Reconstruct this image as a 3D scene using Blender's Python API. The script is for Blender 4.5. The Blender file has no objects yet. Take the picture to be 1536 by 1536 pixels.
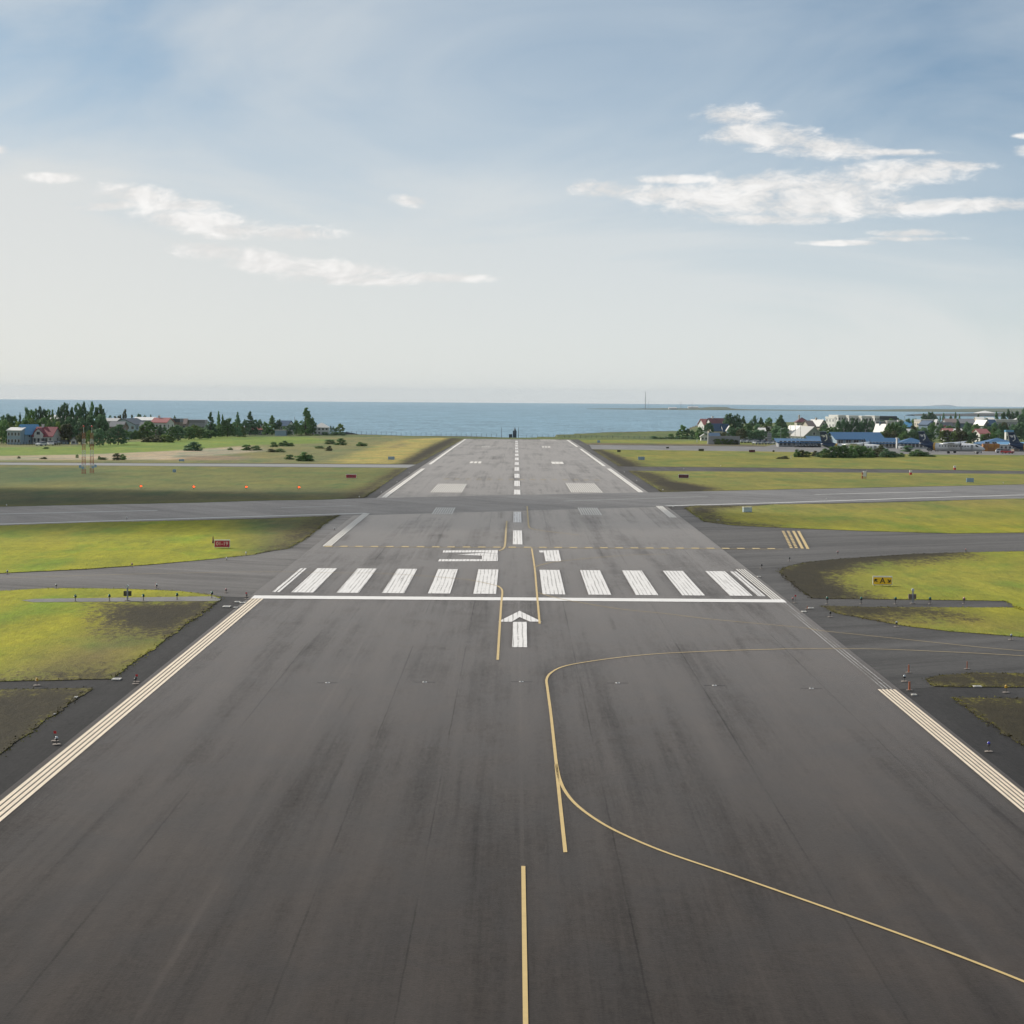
import bpy, bmesh, math, random
import numpy as np
from mathutils import Vector, Matrix, noise
from mathutils.geometry import tessellate_polygon
R = math.radians
random.seed(7)
scene = bpy.context.scene
col = scene.collection

# ------------------------------------------------------------------ camera geometry
F = 3440.0; CAMZ = 17.0; CAMX = -0.36
_th = math.atan(173.55/F); _yw = 4.9/3444; _ro = R(0.43)
cf = Vector((-math.sin(_yw)*math.cos(_th), math.cos(_yw)*math.cos(_th), -math.sin(_th)))
_r0 = Vector((math.cos(_yw), math.sin(_yw), 0)); _u0 = _r0.cross(cf)
cr = math.cos(_ro)*_r0 + math.sin(_ro)*_u0
cu = -math.sin(_ro)*_r0 + math.cos(_ro)*_u0
PK = [(-600,-3.0),(0,-1.5),(60,-1.15),(100,-.95),(197,-.45),(280,-.1),(392,.15),(547,-.2),(800,-.9),(992,-1.6),(1200,-2.4),(3000,-3)]
_px = [k[0] for k in PK]; _pz = [k[1] for k in PK]
def prof(Y): return float(np.interp(Y, _px, _pz))
def ray(x, y): return cf + cr*((x-768)/F) + cu*((768-y)/F)
def P(x, y):
    """the point of the ground seen at a spot of the survey photograph"""
    d = ray(x, y); Y = 300.; t = 0
    for i in range(60):
        t = (prof(Y)-CAMZ)/d.z; Y = Y*.3 + .7*t*d.y
    return (CAMX+t*d.x, t*d.y)
def XZ(x, y, Y):
    d = ray(x, y); t = Y/d.y
    return CAMX+t*d.x, CAMZ+t*d.z
def ppm(Y): return F/Y

# ------------------------------------------------------------------ bookkeeping
def tag(o, label=None, cat=None, group=None, kind=None):
    if label: o['label'] = label
    if cat: o['category'] = cat
    if group: o['group'] = group
    if kind: o['kind'] = kind
    return o
def empty(name, loc, rz=0, label=None, cat=None, group=None):
    o = bpy.data.objects.new(name, None); col.objects.link(o)
    o.location = loc; o.rotation_euler = (0, 0, rz); o.empty_display_size = .3
    return tag(o, label, cat, group)
def copy_tree(o, parent=None):
    c = o.copy(); col.objects.link(c); c.parent = parent
    for ch in o.children: copy_tree(ch, c)
    return c
ORD = ['first','second','third','fourth','fifth','sixth','seventh','eighth','ninth','tenth','eleventh','twelfth',
       'thirteenth','fourteenth','fifteenth','sixteenth','seventeenth','eighteenth','nineteenth','twentieth',
       'twenty-first','twenty-second','twenty-third','twenty-fourth','twenty-fifth','twenty-sixth','twenty-seventh','twenty-eighth','twenty-ninth','thirtieth']

class MB:
    def __init__(s): s.v = []; s.f = []; s.sm = False
    def add(s, vs, fs):
        n = len(s.v); s.v += [tuple(v) for v in vs]; s.f += [tuple(i+n for i in f) for f in fs]; return s
    def box(s, cx, cy, z0, sx, sy, sz, rz=0, top=1.0):
        c, n = math.cos(rz), math.sin(rz); vs = []
        for z, k in ((z0, 1), (z0+sz, top)):
            for a, b in ((-1,-1),(1,-1),(1,1),(-1,1)):
                x, y = a*sx/2*k, b*sy/2*k
                vs.append((cx+x*c-y*n, cy+x*n+y*c, z))
        return s.add(vs, [(3,2,1,0),(4,5,6,7),(0,1,5,4),(1,2,6,5),(2,3,7,6),(3,0,4,7)])
    def tube(s, p0, p1, r0, r1=None, n=10):
        r1 = r0 if r1 is None else r1
        p0, p1 = Vector(p0), Vector(p1); d = (p1-p0).normalized()
        a = d.orthogonal().normalized(); b = d.cross(a); vs = []
        for p, r in ((p0, r0), (p1, r1)):
            for i in range(n):
                t = 2*math.pi*i/n; vs.append(p+(a*math.cos(t)+b*math.sin(t))*r)
        fs = [(i,(i+1)%n,n+(i+1)%n,n+i) for i in range(n)]+[tuple(range(n))[::-1], tuple(range(n,2*n))]
        return s.add(vs, fs)
    def lathe(s, prof_, axis='z', n=14, cx=0, cy=0, cz=0):
        vs = []; m = len(prof_)
        for r, h in prof_:
            for i in range(n):
                t = 2*math.pi*i/n; a, b = r*math.cos(t), r*math.sin(t)
                vs.append((cx+a, cy+b, cz+h) if axis == 'z' else (cx+h, cy+a, cz+b))
        fs = []
        for j in range(m-1):
            for i in range(n):
                k = (i+1) % n; q = (j*n+i, j*n+k, (j+1)*n+k, (j+1)*n+i)
                fs.append(q if axis == 'z' else q[::-1])
        fs += [tuple(range(n))[::-1], tuple(range((m-1)*n, m*n))]
        return s.add(vs, fs)
    def prism(s, pts, d0, d1, plane='xz'):
        """outline extruded between d0 and d1 (along y for 'xz', z for 'xy', x for 'yz')"""
        n = len(pts); vs = []
        for d in (d0, d1):
            for a, b in pts:
                vs.append({'xz': (a, d, b), 'xy': (a, b, d), 'yz': (d, a, b)}[plane])
        return s.add(vs, [tuple(range(n))[::-1], tuple(range(n, 2*n))]+[(i,(i+1)%n,n+(i+1)%n,n+i) for i in range(n)])
    def build(s, name, m, parent=None, smooth=False, loc=None):
        me = bpy.data.meshes.new(name); me.from_pydata(s.v, [], s.f)
        b = bmesh.new(); b.from_mesh(me); bmesh.ops.recalc_face_normals(b, faces=b.faces); b.to_mesh(me); b.free()
        me.materials.append(m)
        if smooth:
            me.polygons.foreach_set('use_smooth', [True]*len(me.polygons))
        o = bpy.data.objects.new(name, me); col.objects.link(o); o.parent = parent
        if loc: o.location = loc
        return o
def flat_mesh(name, text, size, m, parent, loc, rot):
    cu_ = bpy.data.curves.new(name, 'FONT'); cu_.body = text; cu_.size = size
    cu_.align_x = 'CENTER'; cu_.align_y = 'CENTER'; cu_.extrude = .008; cu_.offset = .008
    t = bpy.data.objects.new(name+'_src', cu_); col.objects.link(t)
    bpy.context.view_layer.update()
    me = bpy.data.meshes.new_from_object(t.evaluated_get(bpy.context.evaluated_depsgraph_get()))
    bpy.data.objects.remove(t); bpy.data.curves.remove(cu_)
    me.materials.clear(); me.materials.append(m)
    o = bpy.data.objects.new(name, me); col.objects.link(o); o.parent = parent; o.location = loc; o.rotation_euler = rot
    return o

# ------------------------------------------------------------------ materials
class NT:
    def __init__(s, tree): s.t = tree; s.n = tree.nodes; s.l = tree.links
    def node(s, typ, **kw):
        n = s.n.new(typ)
        for k, v in kw.items(): setattr(n, k, v)
        return n
    def put(s, sock, v):
        if isinstance(v, bpy.types.NodeSocket): s.l.new(v, sock)
        elif v is not None: sock.default_value = v
    def m(s, op, a, b=None, c=None, clamp=False):
        n = s.n.new('ShaderNodeMath'); n.operation = op; n.use_clamp = clamp
        s.put(n.inputs[0], a); s.put(n.inputs[1], b)
        if c is not None: s.put(n.inputs[2], c)
        return n.outputs[0]
    def vmul(s, v, k):
        n = s.n.new('ShaderNodeVectorMath'); n.operation = 'MULTIPLY'; s.put(n.inputs[0], v); n.inputs[1].default_value = k
        return n.outputs[0]
    def noise(s, v, scale, detail=4, rough=.55, dist=0):
        n = s.n.new('ShaderNodeTexNoise'); s.put(n.inputs['Vector'], v)
        n.inputs['Scale'].default_value = scale; n.inputs['Detail'].default_value = detail
        n.inputs['Roughness'].default_value = rough; n.inputs['Distortion'].default_value = dist
        return n.outputs['Fac']
    def ss(s, v, a, b, lo=0, hi=1):
        n = s.n.new('ShaderNodeMapRange'); n.interpolation_type = 'SMOOTHSTEP'
        s.put(n.inputs[0], v); n.inputs[1].default_value = a; n.inputs[2].default_value = b
        n.inputs[3].default_value = lo; n.inputs[4].default_value = hi
        return n.outputs[0]
    def mix(s, f, a, b, mode='MIX'):
        n = s.n.new('ShaderNodeMix'); n.data_type = 'RGBA'; n.blend_type = mode
        s.put(n.inputs[0], f)
        for i, v in ((6, a), (7, b)):
            if isinstance(v, bpy.types.NodeSocket): s.l.new(v, n.inputs[i])
            else: n.inputs[i].default_value = (*v, 1) if len(v) == 3 else v
        return n.outputs[2]
    def scale(s, c, f):
        n = s.n.new('ShaderNodeVectorMath'); n.operation = 'SCALE'
        if isinstance(c, bpy.types.NodeSocket): s.l.new(c, n.inputs[0])
        else: n.inputs[0].default_value = c
        s.put(n.inputs['Scale'], f); return n.outputs[0]
    def bump(s, h, strength, dist):
        n = s.n.new('ShaderNodeBump'); n.inputs['Strength'].default_value = strength; n.inputs['Distance'].default_value = dist
        s.put(n.inputs['Height'], h); return n.outputs[0]
def newmat(name):
    m = bpy.data.materials.new(name); m.use_nodes = True
    t = NT(m.node_tree); b = t.n['Principled BSDF']
    return m, t, b
_mc = {}
def mat(name, c, rough=.6, var=.15, vs=1.5, metal=0, emit=None, spec=None):
    if name in _mc: return _mc[name]
    m, t, b = newmat(name)
    tc = t.node('ShaderNodeTexCoord').outputs['Object']
    n1 = t.noise(tc, vs, 5, .6); oi = t.node('ShaderNodeObjectInfo').outputs['Random']
    f = t.m('ADD', t.m('MULTIPLY', t.m('SUBTRACT', n1, .5), var*2), t.m('MULTIPLY_ADD', oi, var*.5, 1-var*.25))
    t.l.new(t.scale(c, f), b.inputs['Base Color'])
    b.inputs['Roughness'].default_value = rough; b.inputs['Metallic'].default_value = metal
    if spec is not None: b.inputs['Specular IOR Level'].default_value = spec
    if emit:
        b.inputs['Emission Color'].default_value = (*emit[0], 1); b.inputs['Emission Strength'].default_value = emit[1]
    _mc[name] = m; return m

def asphalt(name, base, tint2, rough=.62, seams=(), lanes=True, streak=1.0, grain=.55, ang=0.0, spec=.06, sheen=1.0):
    m, t, b = newmat(name)
    pos = t.node('ShaderNodeNewGeometry').outputs['Position']
    if ang:
        vr = t.node('ShaderNodeVectorRotate'); vr.rotation_type = 'Z_AXIS'; t.l.new(pos, vr.inputs[0]); vr.inputs['Angle'].default_value = ang; pos = vr.outputs[0]
    sep = t.node('ShaderNodeSeparateXYZ'); t.l.new(pos, sep.inputs[0]); X, Y = sep.outputs[0], sep.outputs[1]
    big = t.noise(t.vmul(pos, (.10, .03, .1)), 1, 4, .6)
    st1 = t.noise(t.vmul(pos, (.55, .012, .1)), 1, 5, .65, .3)
    st2 = t.noise(t.vmul(pos, (2.6, .035, .1)), 1, 4, .7)
    blot = t.noise(t.vmul(pos, (.35, .16, .1)), 1, 5, .6, .6)
    fine = t.noise(pos, 9, 3, .8)
    fine2 = t.noise(pos, 2.2, 4, .75)
    f = t.m('MULTIPLY_ADD', t.m('SUBTRACT', big, .5), 1.0, 1)
    f = t.m('MULTIPLY_ADD', t.m('SUBTRACT', st1, .5), 1.25*streak, f)
    f = t.m('MULTIPLY_ADD', t.m('SUBTRACT', st2, .5), .48*streak, f)
    f = t.m('MULTIPLY_ADD', t.m('SUBTRACT', blot, .5), .62, f)
    f = t.m('MULTIPLY_ADD', t.m('SUBTRACT', fine, .5), grain*1.2, f)
    f = t.m('MULTIPLY_ADD', t.m('SUBTRACT', fine2, .5), grain, f)
    wob = t.m('MULTIPLY', t.m('SUBTRACT', t.noise(t.vmul(pos, (.0, .35, 0)), 1, 3), .5), .10)
    wx = t.m('ADD', X, wob)
    for (x0, w, amp) in seams:
        d = t.m('ABSOLUTE', t.m('SUBTRACT', wx, x0))
        gate = t.m('MULTIPLY', t.ss(d, w*.3, w, 1, 0), t.ss(t.noise(t.vmul(pos, (.02, .05, 0)), 1, 3), .35, .6, .25, 1))
        f = t.m('MULTIPLY_ADD', gate, amp, f)
    f = t.m('MULTIPLY_ADD', t.m('SUBTRACT', t.noise(t.vmul(pos, (.26, .011, .1)), 1, 3, .5, .4), .5), 1.0*streak, f)
    rub = t.m('MULTIPLY', t.ss(t.noise(t.vmul(pos, (1.7, .016, .1)), 1, 5, .6, .5), .52, .72), t.ss(t.noise(t.vmul(pos, (.12, .02, .1)), 1, 3), .38, .6))
    f = t.m('MULTIPLY_ADD', rub, -.20*streak, f)
    lg = t.noise(t.vmul(pos, (8, .8, 1)), 1, 3, .8)
    f = t.m('MULTIPLY_ADD', t.m('SUBTRACT', lg, .5), grain, f)
    c = t.mix(t.ss(blot, .3, .7), base, tint2)
    out = t.scale(c, t.m('MAXIMUM', f, .15))
    t.l.new(out, b.inputs['Base Color'])
    b.inputs['Roughness'].default_value = rough
    t.l.new(t.m('MULTIPLY', t.m('POWER', t.m('MAXIMUM', f, .2), .8), sheen, clamp=True), b.inputs['Sheen Weight']); b.inputs['Sheen Roughness'].default_value = .178; b.inputs['Sheen Tint'].default_value = (1, .89, .82, 1)
    b.inputs['Specular IOR Level'].default_value = spec
    t.l.new(t.bump(t.m('ADD', fine, t.m('MULTIPLY', st2, .15)), .4, .015), b.inputs['Normal'])
    return m

def paint(name, c, worn=.5, stroke=3.2, amt=.5, under=(.050,.042,.036), roller=0):
    m, t, b = newmat(name)
    pos = t.node('ShaderNodeNewGeometry').outputs['Position']
    s1 = t.noise(t.vmul(pos, (stroke, .05, .1)), 1, 4, .7, .15)
    s2 = t.noise(t.vmul(pos, (1.4, 1.1, .1)), 1, 6, .75)
    fine = t.noise(pos, 11, 3, .8)
    k = t.m('ADD', t.m('MULTIPLY', s1, .75), t.m('ADD', t.m('MULTIPLY', s2, .35), t.m('MULTIPLY', fine, .18)))
    msk = t.ss(k, worn-.06, worn+.07, 0, 1)
    if roller:
        sp_ = t.node('ShaderNodeSeparateXYZ'); t.l.new(pos, sp_.inputs[0])
        wx = t.m('MULTIPLY_ADD', t.noise(t.vmul(pos, (.3,.12,0)), 1, 3), .22, sp_.outputs[0])
        fr = t.m('ABSOLUTE', t.m('SUBTRACT', t.m('FRACT', t.m('DIVIDE', wx, roller)), .5))
        gap = t.m('MULTIPLY', t.ss(fr, .30, .46), t.ss(t.noise(t.vmul(pos, (2.2,.10,0)), 1, 4, .7), .34, .60))
        msk = t.m('SUBTRACT', msk, t.m('MULTIPLY', gap, .95), clamp=True)
    msk = t.m('MULTIPLY_ADD', msk, amt, 1-amt)
    cc = t.scale(c, t.m('MULTIPLY_ADD', t.m('SUBTRACT', s2, .5), .5, 1))
    t.l.new(t.mix(msk, under, cc), b.inputs['Base Color'])
    b.inputs['Roughness'].default_value = .7
    t.l.new(t.m('MULTIPLY_ADD', msk, -.6, .85), b.inputs['Sheen Weight']); b.inputs['Sheen Roughness'].default_value = .17; b.inputs['Sheen Tint'].default_value = (1, .89, .80, 1)
    return m

def foliage(name, c1, c2, tr=.25):
    m, t, b = newmat(name)
    tc = t.node('ShaderNodeTexCoord').outputs['Object']
    n1 = t.noise(tc, .9, 5, .7); oi = t.node('ShaderNodeObjectInfo').outputs['Random']
    g = t.node('ShaderNodeNewGeometry').outputs['Random Per Island']
    f = t.m('ADD', t.m('MULTIPLY', t.ss(n1, .3, .7), .55), t.m('MULTIPLY', g, .5))
    c = t.scale(t.mix(f, c1, c2), t.m('MULTIPLY_ADD', oi, .6, .7))
    t.l.new(c, b.inputs['Base Color']); b.inputs['Roughness'].default_value = .7
    b.inputs['Specular IOR Level'].default_value = .25
    tl = t.node('ShaderNodeBsdfTranslucent'); t.l.new(c, tl.inputs[0])
    mx = t.node('ShaderNodeMixShader'); mx.inputs[0].default_value = tr
    t.l.new(b.outputs[0], mx.inputs[1]); t.l.new(tl.outputs[0], mx.inputs[2])
    t.l.new(mx.outputs[0], t.n['Material Output'].inputs[0])
    return m

def grass_mat(name):
    m, t, b = newmat(name)
    pos = t.node('ShaderNodeNewGeometry').outputs['Position']
    at = t.node('ShaderNodeAttribute'); at.attribute_name = 'gc'
    n0 = t.noise(t.vmul(pos, (.05, .02, 0)), 1, 3, .6)
    n1 = t.noise(t.vmul(pos, (.22, .07, 0)), 1, 5, .6, .5)
    n2 = t.noise(t.vmul(pos, (1.1, .35, 0)), 1, 6, .7)
    n3 = t.noise(t.vmul(pos, (5, 2.2, 1)), 1, 4, .8)
    n4 = t.noise(t.vmul(pos, (.5, .035, 0)), 1, 4, .7, 1.2)
    f = t.m('MULTIPLY_ADD', t.m('SUBTRACT', n1, .5), .8, 1)
    f = t.m('MULTIPLY_ADD', t.m('SUBTRACT', n2, .5), .9, f)
    f = t.m('MULTIPLY_ADD', t.m('SUBTRACT', n3, .5), 1.0, f)
    f = t.m('MULTIPLY_ADD', t.m('SUBTRACT', n4, .5), .5, f)
    yel = t.ss(t.m('ADD', t.m('MULTIPLY', n0, .6), t.m('MULTIPLY', n1, .6)), .45, .8)
    c = t.mix(t.m('MULTIPLY', yel, .8), at.outputs['Color'], (1.18, 1.0, .85, 1), 'MULTIPLY')
    grn = t.ss(t.noise(t.vmul(pos, (.11, .045, 0)), 1, 4, .6), .48, .7)
    c = t.mix(t.m('MULTIPLY', grn, .9), c, (.62, .90, .85, 1), 'MULTIPLY')
    c = t.scale(c, t.m('MAXIMUM', f, .2))
    n5 = t.noise(t.vmul(pos, (2.6, 1.1, 0)), 1, 5, .8, .4)
    k = t.m('ADD', at.outputs['Alpha'], t.m('ADD', t.m('MULTIPLY', t.m('SUBTRACT', n2, .5), 1.9), t.m('MULTIPLY', t.m('SUBTRACT', n1, .5), 1.1)))
    k = t.m('MULTIPLY_ADD', t.m('SUBTRACT', n3, .5), 1.4, t.m('MULTIPLY_ADD', t.m('SUBTRACT', n5, .5), 1.6, k))
    k = t.m('MULTIPLY_ADD', t.m('POWER', at.outputs['Alpha'], 4.0), 0.78, k)
    ga = t.ss(at.outputs['Alpha'], .02, .25)
    brn = t.m('MULTIPLY', t.ss(k, .12, .62), ga)
    c = t.mix(t.m('MULTIPLY', brn, .85), c, t.scale((.085,.068,.024), t.m('MAXIMUM', f, .2)))
    dm = t.m('MULTIPLY', t.ss(k, .38, 1.0), ga)
    dirt = t.scale(t.mix(n2, (.006, .005, .004), (.060, .048, .020)), t.m('MULTIPLY_ADD', n3, 1.2, .4))
    t.l.new(t.mix(dm, c, dirt), b.inputs['Base Color'])
    b.inputs['Roughness'].default_value = .85; b.inputs['Specular IOR Level'].default_value = .15
    t.l.new(t.bump(t.m('ADD', n3, t.m('MULTIPLY', n2, 1.5)), .8, .12), b.inputs['Normal'])
    return m

M_RWY = asphalt('runway_asphalt', (.044,.036,.031), (.031,.027,.025), .75,
    seams=[(-11.2,.16,.30),(-7.5,.06,-.3),(-3.75,.05,-.35),(0.02,.12,.28),(3.75,.05,-.3),(7.5,.12,.15),(11.2,.06,-.3),(15,.14,.14),(-15,.07,-.3),(18.7,.06,-.3),(-18.7,.14,.12)])
M_SHO = asphalt('shoulder_asphalt', (.030,.029,.028), (.023,.022,.022), .8, sheen=.27, streak=.5, grain=.7)
M_TAXI = asphalt('taxiway_asphalt', (.060,.053,.047), (.045,.041,.037), .7, streak=.9, sheen=.7, ang=R(-62))
M_CROSS = asphalt('crossing_asphalt', (.044,.046,.050), (.035,.037,.041), .7, streak=.3, sheen=.62, ang=R(-33))  # bluish asphalt, toned darker to carry some of the cloud shade too
M_CONC = asphalt('strip_concrete', (.14,.138,.13), (.10,.10,.096), .7, streak=.2)
M_WHITE = paint('white_paint', (.70,.68,.66), .50, 3.4, .78, roller=.36)
M_WHITE2 = paint('white_paint_fine', (.68,.65,.60), .45, 3.6, .85)
M_WHITE3 = paint('white_paint_faint', (.34,.33,.32), .60, 4.5, .95)
M_PALE = paint('white_paint_old', (.62,.60,.56), .46, 4.0, .8)
M_EDGE = paint('edge_paint', (.72,.61,.47), .33, 2.0, .3)
M_YEL = paint('yellow_paint', (.52,.375,.15), .38, 3.0, .4)
M_YELF = paint('yellow_paint_faint', (.42,.31,.13), .52, 2.0, .8)
M_GRASS = grass_mat('grass_turf')

# ------------------------------------------------------------------ ground sheets
def sheet(name, polys, z, m, kind='structure', label=None, grid=None, colfn=None, jitter=0, ext=None):
    """flat polygons laid on the terrain profile; every sheet is cut at the same profile rows, so sheets stay parallel"""
    bm = bmesh.new()
    for poly in polys:
        pts = [Vector((p[0], p[1], 0)) for p in poly]
        if jitter:
            out = []
            for i, a in enumerate(pts):
                b = pts[(i+1) % len(pts)]; L = (b-a).length; n = max(1, min(400, int(L/.8))) if (abs(a.x) < 130 and abs(b.x) < 130) else 1
                nn = Vector((-(b-a).y, (b-a).x, 0)).normalized() if L > 0 else Vector()
                for k in range(n):
                    q = a.lerp(b, k/n)
                    if 0 < k: q = q+nn*jitter*(noise.noise(q*.9)*1.3+noise.noise(q*.23)*1.2+random.uniform(-.4,.4))
                    out.append(q)
            pts = out
        vs = [bm.verts.new(p) for p in pts]
        if len(vs) < 5: bm.faces.new(vs)
        else:
            for tri in tessellate_polygon([pts]):
                q = [vs[i] for i in tri]
                if len(set(q)) == 3 and (q[1].co-q[0].co).cross(q[2].co-q[0].co).length > 1e-7: bm.faces.new(q)
    ys = [v.co.y for v in bm.verts]; xs = [v.co.x for v in bm.verts]
    cuts = [k for k in _px if min(ys) < k < max(ys)]
    xc = []
    if grid:
        gx, gy = grid
        y = math.ceil(max(min(ys), 60 if gx < 2.5 else -50)/gy)*gy
        while y < max(ys): cuts.append(y); y += gy
        lim = 75 if gx < 2.5 else 170
        x = math.ceil(max(min(xs), -lim)/gx)*gx
        while x < min(max(xs), lim): xc.append(x); x += gx
    for y in cuts:
        bmesh.ops.bisect_plane(bm, geom=bm.verts[:]+bm.edges[:]+bm.faces[:], dist=1e-4, plane_co=(0, y, 0), plane_no=(0, 1, 0))
    for x in xc:
        bmesh.ops.bisect_plane(bm, geom=bm.verts[:]+bm.edges[:]+bm.faces[:], dist=1e-4, plane_co=(x, 0, 0), plane_no=(1, 0, 0))
    for v in bm.verts: v.co.z = prof(v.co.y)+z
    bm.normal_update()
    pa = sum(abs(sum(p[i][0]*p[i-1][1]-p[i-1][0]*p[i][1] for i in range(len(p))))/2 for p in polys); fa = sum(math.hypot(1,0)*f.calc_area() for f in bm.faces)
    if not jitter and abs(fa-pa) > .01*pa+.5: print('AREA', name, label, round(pa,1), round(fa,1))
    for f in bm.faces:
        if f.normal.z < 0: f.normal_flip()
    me = bpy.data.meshes.new(name); bm.to_mesh(me); bm.free(); me.materials.append(m)
    if colfn:
        a = me.color_attributes.new('gc', 'FLOAT_COLOR', 'POINT'); buf = []
        for v in me.vertices: buf += colfn(v.co.x, v.co.y)
        a.data.foreach_set('color', buf)
    o = bpy.data.objects.new(name, me); col.objects.link(o)
    return tag(o, label, None, None, kind)
def px(*pts): return [P(*p) for p in pts]
def rect(x0, x1, y0, y1): return [(x0,y0),(x1,y0),(x1,y1),(x0,y1)]
def inpoly(x, y, poly):
    c = False; n = len(poly)
    for i in range(n):
        x1, y1 = poly[i]; x2, y2 = poly[i-1]
        if (y1 > y) != (y2 > y) and x < (x2-x1)*(y-y1)/(y2-y1)+x1: c = not c
    return c
def sd(x, y, poly, ky=.35):
    """distance inside (+) or outside (-) a patch; depth counts less than width, as soil smears along the mowing direction"""
    best = 1e9; n = len(poly)
    for i in range(n):
        ax, ay = poly[i]; bx, by = poly[i-1]; ay *= ky; by *= ky; Y = y*ky
        dx, dy = bx-ax, by-ay; L = dx*dx+dy*dy
        t = 0 if L == 0 else max(0, min(1, ((x-ax)*dx+(Y-ay)*dy)/L))
        best = min(best, math.hypot(x-ax-t*dx, Y-ay-t*dy))
    return best if inpoly(x, y, poly) else -best

DIRT = [px((160,905),(310,900),(330,903),(262,955),(219,955),(165,943)), px((70,1010),(165,1004),(175,1018),(60,1019)),
    px((-100,1027),(150,1027),(140,1055),(60,1120),(-20,1190),(-100,1230)),
    px((1140,860),(1195,837),(1290,829),(1370,825),(1450,823),(1450,835),(1370,842),(1290,850),(1255,862),(1262,877),(1290,888),(1325,904),(1213,907),(1150,882)),
    px((1215,908),(1300,906),(1400,914),(1440,923),(1340,925),(1290,929),(1253,921)),
    px((1355,1003),(1700,998),(1700,1041),(1355,1038)), px((1395,1040),(1700,1039),(1700,1190),(1536,1150),(1440,1085)),
    px((995,738),(940,705),(985,711),(1010,722),(1075,733),(1060,738)), px((930,701),(886,673),(905,675),(930,685),(962,697),(960,701)),
    px((1026,762),(1046,758),(1130,756),(1080,764),(1068,772),(1090,783),(1160,790),(1057,784)),
    px((612,701),(547,748),(520,748),(565,722),(590,706)), px((512,772),(471,800),(440,822),(400,833),(400,826),(430,812),(450,790),(478,775)),
    px((624,698),(697,657),(675,657),(640,672),(597,697)),
    px((640,699),(640,697),(900,673),(900,676)),
]
# regions of the ground by colour, a few with cloud shade painted in: (outline, colour, soft edge in metres)
G_NEAR = (.248,.262,.012); G_OLIVE = (.155,.150,.045)
REG = [
 (px((-100,700),(625,700),(560,750),(-100,765)), (.140,.152,.045), 6),
 (px((20,1019),(80,985),(170,950),(240,955),(225,972),(170,1018)), (.125,.105,.05), 4),
 (px((-100,735),(560,735),(547,750),(-100,765)), (.085,.088,.035), 4),  # cloud shade over the lower half of this field, put into its colour
 (px((-100,700),(150,700),(170,722),(-100,730)), (.085,.115,.040), 4),
 (px((-100,690),(625,690),(625,700),(-100,700)), (.15,.14,.05), 4),
 (px((-100,782),(120,782),(120,800),(-100,800)), (.17,.18,.03), 8),
 (px((350,775),(515,770),(430,835),(380,835)), (.10,.105,.035), 4),  # grass beside the runway, darkened in colour for the cloud shade
 (px((-100,664),(500,650),(740,653),(690,660),(624,698),(-100,694)), (.165,.168,.066), 3),
 (px((-100,672),(110,670),(165,664),(250,661),(370,649),(430,650),(492,660),(480,665),(370,668),(250,678),(130,684),(-100,687)), (.150,.215,.035), 3),
 (px((-100,686),(130,682),(250,677),(375,669),(400,676),(260,690),(120,690),(-100,691)), (.35,.30,.21), 2),
 (px((270,684),(370,684),(370,690),(270,691)), (.21,.17,.11), 2),
 (px((490,697),(529,681),(575,667),(605,660),(690,655),(658,663),(638,675),(615,687),(597,697)), (.33,.28,.085), 3),
 (px((580,672),(610,663),(615,666),(590,673)), (.17,.15,.07), 1.5),
 (px((1000,655),(1150,655),(1150,672),(870,668),(860,655)), (.18,.20,.04), 4),
 (px((870,664),(1150,667),(1150,671),(870,668)), (.13,.11,.06), 2),
 (px((700,656),(1050,648),(1050,654),(700,659)), (.10,.14,.045), 3),
 (px((1150,830),(1640,820),(1640,905),(1150,905)), (.225,.235,.032), 5),
 (px((1250,918),(1640,940),(1640,962),(1250,935)), (.20,.17,.045), 4),
 (px((1136,778),(1640,770),(1640,790),(1136,790)), (.19,.19,.035), 8),
 (px((930,700),(1640,706),(1640,729),(980,739)), (.185,.188,.045), 4),
 (px((1000,740),(1640,733),(1640,765),(1000,775)), (.20,.195,.05), 6),
]
def bbox(p): return (min(q[0] for q in p), max(q[0] for q in p), min(q[1] for q in p), max(q[1] for q in p))
REGB = [bbox(r[0]) for r in REG]; DIRTB = [bbox(d) for d in DIRT]
def gcol(x, y, base=G_NEAR):
    if y > 500: base = (.185,.19,.04)
    c = list(base)
    for (poly, cc, soft), bb in zip(REG, REGB):
        if not (bb[0]-8 < x < bb[1]+8 and bb[2]-30 < y < bb[3]+30): continue
        d = sd(x, y, poly, .25)
        w = max(0, min(1, .5+d/(2*soft)))
        if w > 0:
            for i in range(3): c[i] += (cc[i]-c[i])*w
    n = noise.noise(Vector((x*.05, y*.02, 3)))
    k = 1+.18*n
    a = 0
    for poly, bb in zip(DIRT, DIRTB):
        if not (bb[0]-5 < x < bb[1]+5 and bb[2]-15 < y < bb[3]+15): continue
        d = sd(x, y, poly, .3)
        a = max(a, max(0, min(1, .5+d/6.0)))
    return [c[0]*k*(1+.1*n), c[1]*k, c[2]*k, a*.95]

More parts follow.
